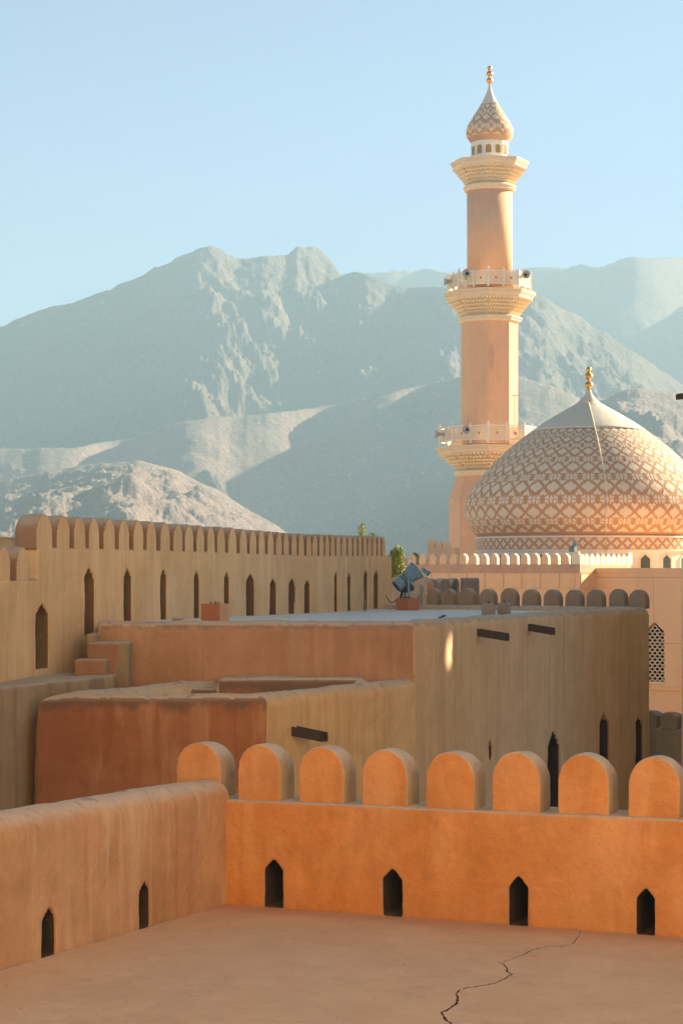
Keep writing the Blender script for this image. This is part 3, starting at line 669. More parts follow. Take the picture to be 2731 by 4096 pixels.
# utility boxes
for px, py, lab in ((1953, 2464, 'verdigris-sided tan utility box just behind the curved rim, the left one'), (2015, 2460, 'small tan utility box just behind the curved rim, the right one')):
    Y = 47.9 if px < 2000 else 48.6; q_ = P(px, py, Y); t = thing('utility_box', (q_.x, q_.y, -1.17), lab, 'box')
    bm = bmesh.new(); box(bm, (q_.x, q_.y, -1.17 + .16), (.31, .3, .32 if px < 2000 else .34), R(-8)); bmesh.ops.bevel(bm, geom=bm.edges, offset=.008, segments=1, affect='EDGES')
    me = to_mesh(bm); by_normal(me, [((0, -1, 0), .7, 1)]); link('box_body', me, [M['green_box'], M['grey']], t)
    bm = bmesh.new(); tube(bm, [(q_.x, q_.y, -.86), (q_.x, q_.y, -.78)], .012, 6); obj('rod', bm, M['iron'], t)
bm = bmesh.new(); q_ = P(1768, 2468, 46.5); q_.z = -1.14
for i, (dx, dz, s_) in enumerate(((-.05, 0, .05), (0, .012, .06), (.055, .03, .045), (.02, .04, .03))):
    bmesh.ops.create_icosphere(bm, subdivisions=2, radius=1, matrix=Matrix.Translation((q_.x + dx, q_.y, q_.z + dz)) @ Matrix.Rotation(R(-25), 4, 'Y') @ Matrix.Diagonal((s_, .03, .018, 1)))
tag(obj('cloth_scrap', bm, M['lamp_dark'], None, True), 'small dark blue scrap lying on the pale roof near the rim', 'scrap')
bm = bmesh.new(); q_ = P(712, 2483, 44.6); q_.z = -1.13
for dx, r_ in ((-.07, .045), (0, .035), (.08, .03)):
    bmesh.ops.create_icosphere(bm, subdivisions=2, radius=1, matrix=Matrix.Translation((q_.x + dx, q_.y, q_.z)) @ Matrix.Diagonal((r_ * 1.8, r_, r_ * .9, 1)))
tag(obj('rubble', bm, M['merlon_side'], None, True), 'small lump of pale broken plaster beside the crenellated wall', 'rubble')

# =================================================================== SMALL WALLS BEHIND THE TOWER
wc = thing('small_battlement_wall', P(1650, 2440, 66), 'short orange-tan battlement wall behind the blue floodlight', 'wall')
a, b = Vector(((1540 - CXP) / F * 67, 67)), Vector(((1722 - CXP) / F * 65, 65))
w = bmesh.new(); sweep(w, [a, b], .4, [-.78, -.76], -9, .04, 1)
cut = bmesh.new(); dcw = (b - a).normalized()
for pl, pr in ((1648, 1654), (1668, 1673), (1688, 1691), (1704, 1709)): arrow_cut(cut, a, b, pl, pr, 2378, 2440, .25, (-dcw.y, dcw.x), .01)
me = adobe(w, .03, cut, 1, .02, .4); link('wall', me, M['tan'], wc)
mb = merlon_mesh(.5, .5, .34, .03, 0, 2); mb.materials.append(M['tan']); mb.materials.append(M['ped'])
for pl, pr in ((1556, 1604), (1610, 1650), (1653, 1706)):
    c = hit((pl + pr) / 2, a, b); o = place('merlon', mb, wc, (c.x, c.y + .03, -.78), math.atan2(dcw.y, dcw.x)); o.scale = ((hit(pr, a, b) - hit(pl, a, b)).length / .5, 1, 1)
wb = thing('grey_battlement_wall', P(1800, 2440, 68), 'short shaded grey battlement wall with close merlons and a square end post', 'wall')
a, b = Vector(((1716 - CXP) / F * 65.3, 65.3)), Vector(((1850 - CXP) / F * 71, 71))
w = bmesh.new(); sweep(w, [a, b], .4, [-.86, -.95], -9, .04, 1)
me = adobe(w, .04, None, 1, .02, .4); link('wall', me, M['grey'], wb)
mb2 = merlon_mesh(.9, .55, .36, .04, 0, 5); mb2.materials.append(M['grey']); mb2.materials.append(M['grey']); dcb = (b - a).normalized()
for pl, pr in ((1716, 1752), (1759, 1802), (1810, 1839)):
    c = hit((pl + pr) / 2, a, b); o = place('merlon', mb2, wb, (c.x, c.y, -.9), math.atan2(dcb.y, dcb.x)); o.scale = ((hit(pr, a, b) - hit(pl, a, b)).length / .9, 1, 1.02)
bm = bmesh.new(); x0 = (1848 - CXP) / F * 69; x1 = (1913 - CXP) / F * 69
plan_prism(bm, [(x0, 69), (x1, 68.6), (x1, 69.3), (x0, 70)], -9, -.33); me = adobe(bm, .035, None, 2, .02, .4); link('end_post', me, M['grey'], wb)
s2b = P(1701, 2310, 66.2); 
fl2 = floodlight((s2b.x, s2b.y, s2b.z), .42, R(-35), R(60), 'small dark floodlight on a stem above the orange-tan battlement wall', True)
bm = bmesh.new(); tube(bm, [(s2b.x, s2b.y, s2b.z + .02), (s2b.x, s2b.y, s2b.z - .12)], .03, 8); obj('stem', bm, M['iron'], fl2)

# low shaded courtyard wall at lower right
wd_ = thing('courtyard_battlement_wall', P(2650, 3000, 57), 'low dark courtyard wall with round merlons in deep shade at the right', 'wall')
a, b = Vector(((2570 - CXP) / F * 58.2, 58.2)), Vector(((2850 - CXP) / F * 56, 56))
w = bmesh.new(); sweep(w, [a, b], .45, -4.6, -12, .05, 1); me = adobe(w, .05, None, 2, .03, .5); link('wall', me, M['grey'], wd_)
dd = (b - a).normalized(); mb3 = merlon_mesh(.5, .49, .4, .035, 0, 8); mb3.materials.append(M['grey']); mb3.materials.append(M['grey'])
for pl, pr in ((2560, 2625), (2635, 2706), (2718, 2790)):
    c = hit((pl + pr) / 2, a, b); o = place('merlon', mb3, wd_, (c.x, c.y + .02, -4.61), math.atan2(dd.y, dd.x)); o.scale = ((hit(pr, a, b) - hit(pl, a, b)).length / .5, 1, 1)

# =================================================================== TALL KEEP AT THE RIGHT (its edge is in the picture; unseen walls added below shade the fort)
kd = 34.0; kr = 5.0; ph = math.atan((2724 - CXP) / F) + math.asin(kr / kd)
kc = Vector((kd * math.sin(ph), kd * math.cos(ph)))
kp = thing('tall_keep_tower', (kc.x, kc.y, -12), 'tall grey-brown keep tower whose blurred edge shows along the right border', 'tower')
bm = bmesh.new(); lathe(bm, [(kr + .012 * 9, -12), (kr, -3), (kr - .008 * 5, 2), (kr - .07, 4.4), (kr - .12, 4.55), (kr - .45, 4.6), (kr - .5, 4.2)], 72, (kc.x, kc.y, 0))
obj('wall', bm, M['tower'], kp, True)
tl = P(2704, 1592, 33.2); t = thing('water_spout', tl, 'dark wooden spout end poking in at the right border, high up', 'water spout', 'dark wooden gutter spouts in the fort walls')
bm = bmesh.new(); box(bm, (tl.x + .45, tl.y, tl.z), (.9, .15, .055), 0); bm.transform(Matrix.Translation(tl) @ Matrix.Rotation(R(-6), 4, 'Y') @ Matrix.Translation(-tl)); obj('trough_bottom', bm, M['wood'], t)
for sg in (-1, 1):
    bm = bmesh.new(); box(bm, (tl.x + .45, tl.y + sg * .06, tl.z + .045), (.9, .03, .04), 0); bm.transform(Matrix.Translation(tl) @ Matrix.Rotation(R(-6), 4, 'Y') @ Matrix.Translation(-tl)); obj('trough_side', bm, M['wood'], t)
def shade_wall(pts, zt, label, cutbm=None):  # unseen walls added to throw shade over the fort
    t = thing('shade_wall', (pts[0][0], pts[0][1], -12), label, 'wall')
    bm = bmesh.new(); sweep(bm, pts, 1.4, zt, -12, .08, -1)
    me = boolean(bm, cutbm) if cutbm is not None else to_mesh(bm)
    link('wall', me, M['great'], t)
# hole cut along the sun in an added wall to shape a sun patch
spot = None
for a, b in zip(sm, sm[1:]):
    pa = CXP + F * a.x / a.y; pb = CXP + F * b.x / b.y
    if pa <= 1797 <= pb: spot = hit(1797, a, b); sdir = (b - a).normalized()
spot3 = Vector((spot.x, spot.y, (HY - 2605) / F * spot.y))
def PQ(p, q): return (.848 * q - .53 * p, .53 * q + .848 * p)
hc = bmesh.new(); sv = Vector((sdir.x, sdir.y, 0)); pts = []
for i in range(14):
    a = 2 * math.pi * i / 14; pts.append(spot3 + sv * (.17 * math.cos(a) * (1 - .25 * math.sin(a))) + Vector((0, 0, .34 * math.sin(a))))
prism(hc, pts, L * 12, L * 45)
shade_wall([PQ(31.8, 50), PQ(38.2, 50)], 17.5, 'slender tall wall added for shade, with a slit shaping the sun patch, beyond the right border', hc)
shade_wall([PQ(2, 80), PQ(33.6, 80)], 31, 'distant high wall added to shade the fort, beyond the right border, the nearer part')
shade_wall([PQ(36.4, 80), PQ(61, 80)], 31, 'distant high wall added to shade the fort, beyond the right border, the part towards the mosque')
shade_wall([(9.9, 48.5), (12.6, 64)], 3.6, 'plain wall added to darken the end of the curved tower, beyond the right border')
# high wall added behind the viewpoint to bounce sun onto the fort
gt = thing('bounce_wall', (-14, -6, -12), 'tall sand-coloured wall added behind the viewpoint to bounce sunlight', 'building')
bm = bmesh.new(); sweep(bm, [(-15, -.5), (5, -9.5), (52, -24)], 3, 28, -12, .2, -1); obj('wall', bm, M['great'], gt)
M['lime'] = plaster('bounce_limewash', (.72, .60, .42), (.68, .56, .39), None, var=.1)
for hx, hy, hw_, hd, ht_, lab in ((-12, 78, 9, 8, -3.4, 'low limewashed block added to bounce sun, below the battlement wall, left one'), (-1, 82, 9, 7, -2.6, 'low limewashed block added to bounce sun, between battlements and minaret'), (-22, 92, 12, 9, -3, 'low limewashed block added to bounce sun, farther left')):  # hidden blocks added to bounce sun onto the mosque
    hh_ = thing('bounce_house', (hx, hy, -12), lab, 'house'); bm = bmesh.new(); box(bm, (hx, hy, (-12 + ht_) / 2), (hw_, hd, ht_ + 12), R(-32)); obj('wall', bm, M['lime'], hh_)
    bm = bmesh.new(); box(bm, (hx, hy, ht_ + .1), (hw_ + .2, hd + .2, .2), R(-32)); obj('roof_slab', bm, M['lime'], hh_)
# =================================================================== MOSQUE
TH = R(32); mu = Vector((math.cos(TH), -math.sin(TH))); mm_ = Vector((math.sin(TH), math.cos(TH))); MC = Vector((11.3, 95.0))
z_ = lambda py, Y=95.0: (HY - py) / F * Y
mw = thing('mosque_wall', (MC.x, MC.y, -12), 'peach mosque wall with small rounded merlons above a carved panel frieze', 'wall')
ML = MC - mu * 14; MR = MC + mm_ * 5.9
bm = bmesh.new(); plan_prism(bm, [ML, MC, MR, MR - mu * .6, MC - mu * .6 + mm_ * .6, ML + mm_ * .6], -12, z_(2292)); obj('wall', bm, M['peach'], mw)
bm = bmesh.new(); o_ = .04; plan_prism(bm, [ML - mm_ * o_, MC - mm_ * o_ + mu * o_, MR + mu * o_, MR - mu * .6, MC - mu * .6 + mm_ * .6, ML + mm_ * .6], z_(2291.8), z_(2257))
obj('parapet_band', bm, M['peach_dark'], mw)
bm = bmesh.new(); plan_prism(bm, [ML - mm_ * .05, MC - mm_ * .05 + mu * .05, MR + mu * .05, MR + mu * .002, MC - mm_ * .002 + mu * .002, ML - mm_ * .002], z_(2358), z_(2354.5)); obj('frieze_ledge', bm, M['peach'], mw)
def relief_panel(w_, h_):
    bm = bmesh.new(); box(bm, (0, -.012, 0), (w_, .024, h_)); f_ = .03
    for sx_, sz_, cx_, cz_ in ((w_, f_, 0, h_ / 2 - f_ / 2), (w_, f_, 0, -h_ / 2 + f_ / 2), (f_, h_ - 2 * f_, -w_ / 2 + f_ / 2, 0), (f_, h_ - 2 * f_, w_ / 2 - f_ / 2, 0)): box(bm, (cx_, -.032, cz_), (sx_ - .002, .014, sz_ - .002))
    for k_ in range(4):
        for sg in (-1, 1):
            cx_ = (-1.5 + k_) * w_ / 4.4; ms = Matrix.Translation((cx_, -.028, 0)) @ Matrix.Rotation(sg * R(38), 4, 'Y'); box(bm, (0, 0, 0), (w_ / 4, .012 + .002 * sg, .022), M=ms)
    return to_mesh(bm)
pm = relief_panel(.92, z_(2294) - z_(2353)); pm.materials.append(M['peach'])
pitch = (hit(2191, ML, MC) - hit(2116, ML, MC)).length
k_ = 0; s0 = .62
while s0 < 13.5:
    c = MC - mu * s0 - mm_ * .003; o = place('frieze_panel', pm, mw, (c.x, c.y, (z_(2294) + z_(2353)) / 2), -TH); o.scale = ((pitch - .05) / .92 if k_ else .8, 1, 1)
    s0 += pitch if k_ else pitch * .93; k_ += 1
for s0 in (.55, 1.45, 2.4, 3.4, 4.4): 
    c = MC + mm_ * s0 + mu * .003; place('frieze_panel', pm, mw, (c.x, c.y, (z_(2294) + z_(2353)) / 2), math.pi / 2 - TH)
mh = z_(2213) - z_(2257)
m1 = merlon_mesh(.37, mh, .26, None, .25, 0, back=.02, back_drop=0, springf=.5); m1.materials.append(M['cream']); m1.materials.append(M['peach'])
m2 = merlon_mesh(.50, mh, .22, None, .6, 0, back=.02, back_drop=0, springf=.6); m2.materials.append(M['cream']); m2.materials.append(M['cream'])
for i in range(26):
    px = 2264 - 40.7 * i
    c = hit(px - 6, ML, MC)
    if px < 1200: break
    place('merlon', m1, mw, (c.x, c.y, z_(2257)), -TH)
for i in range(9):
    c = MC + mm_ * (.75 + .62 * i) + mu * .02; place('merlon', m2, mw, (c.x, c.y, z_(2257)), math.pi / 2 - TH)
bm = bmesh.new(); c = MC - mu * .19 + mm_ * .19; box(bm, (c.x, c.y, (z_(2257) + z_(2206)) / 2), (.44, .44, z_(2206) - z_(2257)), -TH); bmesh.ops.bevel(bm, geom=[e for e in bm.edges if all(v_.co.z > z_(2230) for v_ in e.verts)], offset=.14, segments=5, affect='EDGES')
me = to_mesh(bm, False); link('corner_post', me, M['cream'], mw)
bm = bmesh.new(); c = MR - mu * .15; box(bm, (c.x, c.y, (z_(2257) + z_(2208)) / 2), (.3, .42, z_(2208) - z_(2257)), -TH); obj('corner_post', bm, M['cream'], mw)
# flat roof behind
bm = bmesh.new(); plan_prism(bm, [ML + mm_ * .62, MC + mm_ * .62 - mu * .62, MR - mu * .62, MR + mm_ * 30 - mu * .6, ML + mm_ * 36], -12, z_(2292) - .05); obj('roof', bm, M['peach'], mw)
# annex (flat box at right)
K = MC + mm_ * 1.76 + mu * .003
an = thing('mosque_annex', (K.x, K.y, -12), 'plain peach flat-roofed mosque wing with a white lattice window at the right', 'building')
KB = K + mu * 9
bm = bmesh.new(); plan_prism(bm, [K, KB, KB + mm_ * 3.6, K + mm_ * 3.6], z_(2747, 97), z_(2289, 96.5)); cutb = bmesh.new()
arrow_cut(cutb, K, KB, 2575, 2655, 2488, 2727, .5, mm_, .16)
me = boolean(bm, cutb); link('wall', me, M['peach'], an)
bm = bmesh.new(); plan_prism(bm, [K - mm_ * .05 , KB - mm_ * .05, KB + mm_ * 3.6, K + mm_ * 3.6], z_(2289, 96.5) + .002, z_(2272, 96.5)); obj('cornice_band', bm, M['peach'], an)
bm = bmesh.new(); plan_prism(bm, [K + mm_ * .12, KB + mm_ * .12, KB + mm_ * 3.5, K + mm_ * 3.5], -12, z_(2747, 97) - .002); obj('lower_wall', bm, M['peach'], an)
bm = bmesh.new(); plan_prism(bm, [K - mm_ * .04, KB - mm_ * .04, KB + mm_ * -.002, K + mm_ * -.002], z_(2747, 97) - .02, z_(2738, 97)); obj('ledge', bm, M['peach'], an)
def groove(p0, p1, wdt=.03):                     # thin dark strip along a wall joint
    bm = bmesh.new(); d = (Vector(p1) - Vector(p0)); 
    tube(bm, [p0, p1], wdt / 2, 4); return obj('joint', bm, M['peach_dark'], an)
for py in (2309, 2569):
    a = K - mm_ * .004; b = KB - mm_ * .004; zz = z_(py, 96); groove((a.x, a.y, zz), (b.x, b.y, zz), .02)
a = hit(2612, K - mm_ * .004, KB - mm_ * .004); groove((a.x, a.y, z_(2309, a.y)), (a.x, a.y, z_(2488, a.y)), .02)
# lattice window
lwn = hit(2615, K, KB); wl0 = hit(2575, K, KB); wl1 = hit(2655, K, KB); W_ = (wl1 - wl0).length; zt_, zb_ = z_(2488, lwn.y), z_(2727, lwn.y); H_ = zt_ - zb_
bm = bmesh.new(); c = (wl0 + wl1) / 2 + mm_ * .3
prism(bm, [(wl0.x, wl0.y, zb_), (wl1.x, wl1.y, zb_), (wl1.x, wl1.y, zt_), (wl0.x, wl0.y, zt_)], Vector((mm_.x, mm_.y, 0)) * .40, Vector((mm_.x, mm_.y, 0)) * .42); obj('window_glass', bm, M['dark'], an)
bm = bmesh.new(); o3 = (wl0 + wl1) / 2 + mm_ * .07; cols = 4; cw_ = W_ / cols; rows = int(H_ / (cw_ * .85)); 
def lat(x, z): return Vector((o3.x + mu.x * x, o3.y + mu.y * x, zb_ + z))
def inside(x, z):
    top = H_ - (H_ * .16) * abs(x) / (W_ / 2); return abs(x) <= W_ / 2 + .001 and 0 <= z <= top
chh = cw_ * 1.18
for i in range(-1, cols + 1):
    for j in range(int(H_ / chh) + 2):
        for off in (0, .5):
            cx_ = -W_ / 2 + (i + .5 + off) * cw_; cz_ = (j + off) * chh
            # ogee cell: bars bending around the holes
            for sx_ in (-1, 1):
                for sz_ in (-1, 1):
                    pts = [(cx_ + sx_ * cw_ * .08, cz_ + sz_ * chh * .46), (cx_ + sx_ * cw_ * .16, cz_ + sz_ * chh * .30), (cx_ + sx_ * cw_ * .40, cz_ + sz_ * chh * .20), (cx_ + sx_ * cw_ * .44, cz_ + sz_ * chh * .04)]
                    if all(inside(*q_) for q_ in pts): tube(bm, [lat(*q_) for q_ in pts], .022, 4)
obj('lattice', bm, M['cream'], an)['kind'] = 'stuff'
bm = bmesh.new(); a = wl0 - mm_ * .03; b = wl1 - mm_ * .03; box(bm, ((a.x + b.x) / 2, (a.y + b.y) / 2 + .04, zb_ - .03), (W_ + .1, .2, .06), -TH); obj('window_sill', bm, M['cream'], an)

# small parapet piece left of the minaret
sp_ = thing('mosque_rear_parapet', P(1750, 2215, 103), 'small peach parapet corner with three merlons left of the minaret foot', 'wall')
a = Vector(((1710 - CXP) / F * 104, 104)); b = a + mu * 1.6
bm = bmesh.new(); plan_prism(bm, [a, b, b + mm_ * .5, a + mm_ * .5], -12, z_(2190, 104)); obj('wall', bm, M['peach'], sp_)
for i, pxm in enumerate((1722, 1752, 1782)):
    c = hit(pxm, a, b); o = place('merlon', m1, sp_, (c.x, c.y, z_(2191, 104)), -TH); o.scale = (.95, 1.2, .62 if i else .85)
# third floodlight on the mosque corner
fc = MC - mu * .55 + mm_ * .1
fp = P(2297, 2206, 95.3)
f3 = floodlight((fp.x - .05, fp.y, fp.z + .02), .52, R(40), R(130), 'small floodlight with glass front on the mosque corner below the dome', True)
bm = bmesh.new(); box(bm, (fp.x - .1, fp.y, fp.z + .1), (.3, .22, .24), -TH); obj('control_box', bm, M['green_box'], f3)

# ------------------------------------------------ dome
DC = Vector(((2353 - CXP) / F * 110, 110.0)); ks = .6065; sc_ = 110 / F
dprof = [(265, 14), (280, 17), (290, 21), (305, 31), (320, 44), (335, 60), (350, 76), (375, 118), (400, 162), (425, 206), (450, 247), (475, 288), (500, 326), (522, 358), (545, 389), (578, 434), (610, 474), (640, 511), (670, 546), (700, 578), (725, 604), (750, 629), (780, 656), (815, 688), (850, 718), (890, 750), (930, 777), (965, 796), (1000, 810), (1030, 817), (1055, 819), (1085, 816), (1110, 810), (1140, 798), (1165, 785), (1190, 768), (1212, 750), (1232, 728)]
def dz(y): return (HY - (1400 + y * ks)) * sc_
def dr(y): return float(np.interp(y, [a for a, b in dprof], [b for a, b in dprof])) * ks * sc_
dm = thing('mosque_dome', (DC.x, DC.y, -12), 'great bulbous mosque dome covered in cream and brown lattice inlay', 'dome')
bm = bmesh.new(); lathe(bm, [(dr(y), dz(y)) for y in [p_[0] for p_ in dprof if p_[0] >= 541][::-1]], 160, (DC.x, DC.y, 0), cap=False)
shell = obj('dome_shell', bm, M['brown'], dm, True)
bm = bmesh.new(); lathe(bm, [(dr(y) + .015, dz(y)) for y in [540, 522, 500, 475, 450, 425, 400, 375, 350, 335, 320, 305, 290, 280, 265]], 120, (DC.x, DC.y, 0)); obj('dome_cap', bm, M['cap'], dm, True)
bm = bmesh.new(); lathe(bm, [(dr(541), dz(552)), (dr(541) + .02, dz(545)), (dr(541) + .014, dz(536))], 120, (DC.x, DC.y, 0), cap=False); 
bm.free()
QO = [(0, .214), (.07, .20), (.11, .16), (.11, .125), (.22, .12), (.27, .07), (.357, 0)]
QO = [(x * 1.07, y * 1.09) for x, y in QO]
Qpoly = QO + [(x, -y) for x, y in QO[-2::-1]] + [(-x, -y) for x, y in QO[1:]] + [(-x, y) for x, y in QO[-2:0:-1]]
Qhalf = QO[:-1] + [(.34, .02), (-.34, .02)] + [(-x, y) for x, y in QO[-2:0:-1]]
chev = [(0, .39), (.12, .28), (.21, .20), (.12, .13), (.05, .17), (0, .20), (-.05, .17), (-.12, .13), (-.21, .20), (-.12, .28)]
pet = [(.12, .08), (.32, .18), (.36, .015), (.135, .015)]
ell = [(.5 + .085 * math.cos(a * math.pi / 5), .16 * math.sin(a * math.pi / 5)) for a in range(10)]
flower = [chev, [(x, -y) for x, y in chev][::-1], pet, [(-x, y) for x, y in pet][::-1], [(x, -y) for x, y in pet][::-1], [(-x, -y) for x, y in pet], ell]
flower = [[(x * 1.06 if abs(x) < .4 else x, y * 1.06) for x, y in pl_] for pl_ in flower]
def tile(bm, poly, cy, per, pit, rf, zf, th=.009):
    """raised tile on a surface of revolution around the origin, poly in (pitch, period) units"""
    def pt(a, b, off):
        y = cy - b * per; r_ = rf(y) + off; al = a * pit
        return Vector((r_ * math.sin(al), -r_ * math.cos(al), zf(y)))
    cx_ = sum(p_[0] for p_ in poly) / len(poly); cy_ = sum(p_[1] for p_ in poly) / len(poly)
    T_ = [bm.verts.new(pt(x, y, th)) for x, y in poly]; Bt = [bm.verts.new(pt(x, y, -.03)) for x, y in poly]; c_ = bm.verts.new(pt(cx_, cy_, th + .002))
    n_ = len(poly)
    for i in range(n_):
        j = (i + 1) % n_; bm.faces.new((T_[i], T_[j], c_)); bm.faces.new((T_[i], Bt[i], Bt[j], T_[j]))
NQ = 44; pit = 2 * math.pi / NQ; a0 = R(.9)
def ring(name, polys, cy, per, N, off, rf, zf, parent, mat, pit_, ctr, th=.009, lim=R(100), joined=False):
    bm = bmesh.new()
    for pl_ in polys: tile(bm, pl_, cy, per, pit_, rf, zf, th)
    if joined:
        big = bmesh.new(); tmp = bpy.data.meshes.new('t'); bm.to_mesh(tmp); bm.free()
        for k_ in range(N):
            an_ = off + pit_ * k_; an_ = (an_ + math.pi) % (2 * math.pi) - math.pi
            if abs(an_) < lim:
                n0 = len(big.verts); big.from_mesh(tmp); big.verts.ensure_lookup_table(); bmesh.ops.rotate(big, verts=big.verts[n0:], cent=(0, 0, 0), matrix=Matrix.Rotation(an_, 3, 'Z'))
        bmesh.ops.translate(big, verts=big.verts, vec=(ctr.x, ctr.y, 0)); o = obj(name, big, mat, parent); o['kind'] = 'stuff'; return
    me = to_mesh(bm); me.materials.append(mat)
    for k_ in range(N):
        an_ = off + pit_ * k_; an_ = (an_ + math.pi) % (2 * math.pi) - math.pi
        if abs(an_) < lim:
            o = bpy.data.objects.new(name, me); C.objects.link(o); o.parent = parent; o.rotation_euler = (0, 0, an_)
            o.location = Vector((ctr.x, ctr.y, 0)) - base_of(parent)
yq = [1205, 1090, 930, 803, 700, 618, 553]
for i in range(1, 7):
    per = (yq[i - 1] - yq[i + 1]) / 2 if i < 6 else 62
    if i == 1: per = 150
    ring('inlay_tile', [Qpoly], yq[i], per, NQ, a0, dr, dz, shell, M['dome'], pit, DC)
ring('edge_inlay_tile', [Qhalf], 1214, 130, NQ, a0, dr, dz, shell, M['dome'], pit, DC)
for i in range(6):
    per = yq[i] - yq[i + 1]
    if i == 0: per = 118
    ring('flower_inlay', flower, (yq[i] + yq[i + 1]) / 2, per, NQ, a0 + pit / 2, dr, dz, shell, M['dome'], pit, DC)
# drum
dr_d = 745 * ks * sc_; bm = bmesh.new()
lathe(bm, [(dr_d - .25, dz(1480)), (dr_d - .12, dz(1480)), (dr_d - .12, dz(1333)), (dr_d + .02, dz(1330)), (dr_d + .02, dz(1322)), (dr_d - .03, dz(1321)), (dr_d - .03, dz(1246)), (dr_d + .02, dz(1245)), (dr_d + .02, dz(1236)), (dr_d - .2, dz(1232))], 144, (DC.x, DC.y, 0), cap=False)
me = to_mesh(bm); me.shade_smooth(); me.set_sharp_from_angle(angle=R(35))
zs0, zs1 = dz(1321) - .001, dz(1246) + .001
mi = [1 if zs0 < p_.center.z < zs1 else 0 for p_ in me.polygons]; me.polygons.foreach_set('material_index', mi)
drum = link('drum', me, [M['white'], M['brown']], dm)
bm = bmesh.new(); lathe(bm, [(dr(1232) + .0, dz(1226)), (dr(1232) + .06, dz(1229)), (dr(1232) + .06, dz(1237)), (dr(1232) - .1, dz(1240))], 120, (DC.x, DC.y, 0), cap=False); obj('base_ring', bm, M['brown'], dm, True)
NB = 66; pb = 2 * math.pi / NB; rb_ = lambda y: dr_d - .03
D_ = [(0, .30), (.08, .24), (.10, .13), (.20, .10), (.30, 0)]; Dp = D_ + [(x, -y) for x, y in D_[-2::-1]] + [(-x, -y) for x, y in D_[1:]] + [(-x, y) for x, y in D_[-2:0:-1]]
tri_t = [(.5 - .33, .46), (.5 + .33, .46), (.5, .12)]; tri_b = [(x, -y) for x, y in tri_t][::-1]
ring('band_inlay', [Dp, tri_t, tri_b], 1283, 74, NB, R(1), rb_, dz, drum, M['dome'], pb, DC, joined=True)
# windows in the drum
for k_ in range(-6, 8):
    an_ = R(8.4 + 13.05 * k_)
    if abs(an_) > R(75): continue
    rr = dr_d - .12; zt_, zs, zb_ = z_(2217, 104.5), z_(2236, 104.5), z_(2278, 104.5); wv = .29
    def fr(x, z, off): return Vector((DC.x + (rr + off) * math.sin(an_) + x * math.cos(an_), DC.y - (rr + off) * math.cos(an_) + x * math.sin(an_), z))
    outer = [(-wv - .08, zb_), (wv + .08, zb_), (wv + .08, zs + .03), (0, zt_ + .08), (-wv - .08, zs + .03)]; inner = [(-wv, zb_), (wv, zb_), (wv, zs), (0, zt_), (-wv, zs)]
    bm = bmesh.new(); o1 = [bm.verts.new(fr(x, z, .05)) for x, z in outer]; i1 = [bm.verts.new(fr(x, z, .05)) for x, z in inner]; o2 = [bm.verts.new(fr(x, z, -.08)) for x, z in outer]; i2 = [bm.verts.new(fr(x, z, -.08)) for x, z in inner]
    for i in range(5):
        j = (i + 1) % 5; bm.faces.new((o1[i], o1[j], i1[j], i1[i])); bm.faces.new((o1[i], o2[i], o2[j], o1[j])); bm.faces.new((i1[i], i1[j], i2[j], i2[i]))
    wf = obj('window', bm, M['cream'], dm)
    bm = bmesh.new(); bm.faces.new([bm.verts.new(fr(x, z, .012)) for x, z in inner]); obj('pane', bm, M['curtain'], wf)
def finial(parent, c, z0, balls):
    zz = z0
    for r_, zc_ in balls:
        bm = bmesh.new(); bmesh.ops.create_uvsphere(bm, u_segments=28, v_segments=16, radius=r_, matrix=Matrix.Translation((c.x, c.y, zc_))); obj('finial_ball', bm, M['gold'], parent, True)
    bm = bmesh.new(); tube(bm, [(c.x, c.y, z0 - .2), (c.x, c.y, balls[-1][1])], .055, 10); obj('finial_rod', bm, M['gold'], parent, True)
finial(dm, DC, dz(262), [(.225, dz(232)), (.225, dz(174)), (.165, dz(130))])
pts = []
for y, dxx in ((345, -.35), (350, -.18), (352, -.10), (400, -.09), (480, -.09), (560, -.07), (660, -.02), (760, .02), (860, .06), (960, .09), (1060, .10), (1140, .0), (1180, .10), (1230, .12), (1330, .12)):
    r_ = max(dr(min(y, 1232)), dr_d if y > 1232 else 0) + .05; pts.append((DC.x + dxx, DC.y - math.sqrt(max(r_ * r_ - dxx * dxx, 0)), dz(y)))
bm = bmesh.new(); tube(bm, pts, .028, 6); obj('conductor_cable', bm, M['cream'], dm, True)

# ------------------------------------------------ minaret
NC = Vector(((1957 - CXP) / F * 125, 125.0)); ms_ = 125 / F
mz1 = lambda y: (HY - (200 + y * .4677)) * ms_; mr1 = lambda h: h * .4677 * ms_
mz2 = lambda y: (HY - (1000 + y * .5102)) * ms_; mr2_ = lambda h: h * .5102 * ms_
mn = thing('minaret', (NC.x, NC.y, -12), 'tall peach minaret with cream carved balconies and a patterned onion cap', 'minaret')
OC = R(-6); c3 = (NC.x, NC.y, 0)
def oct_(name, prof, mat, parent, n=8, smooth=False):
    bm = bmesh.new(); lathe(bm, prof, n, c3, rot=OC if n == 8 else 0); return obj(name, bm, mat, parent, smooth)
oct_('base_shaft', [(mr2_(320), -12), (mr2_(318), mz2(1955)), (mr2_(266), mz2(1790)), (mr2_(264), mz2(1772))], M['shaft'], mn)
oct_('middle_shaft', [(mr2_(221), mz2(1530)), (mr2_(221), mz2(572))], M['shaft'], mn)
oct_('upper_shaft', [(mr1(193), mz1(2020)), (mr1(193), mz1(1205))], M['shaft'], mn, 64, True)
def octp(r_, ang):                               # point on the octagon outline in direction ang
    a = (ang - OC) % (math.pi / 4); rr = r_ * math.cos(math.pi / 8) / math.cos(a - math.pi / 8)
    return NC.x + rr * math.sin(ang), NC.y - rr * math.cos(ang)
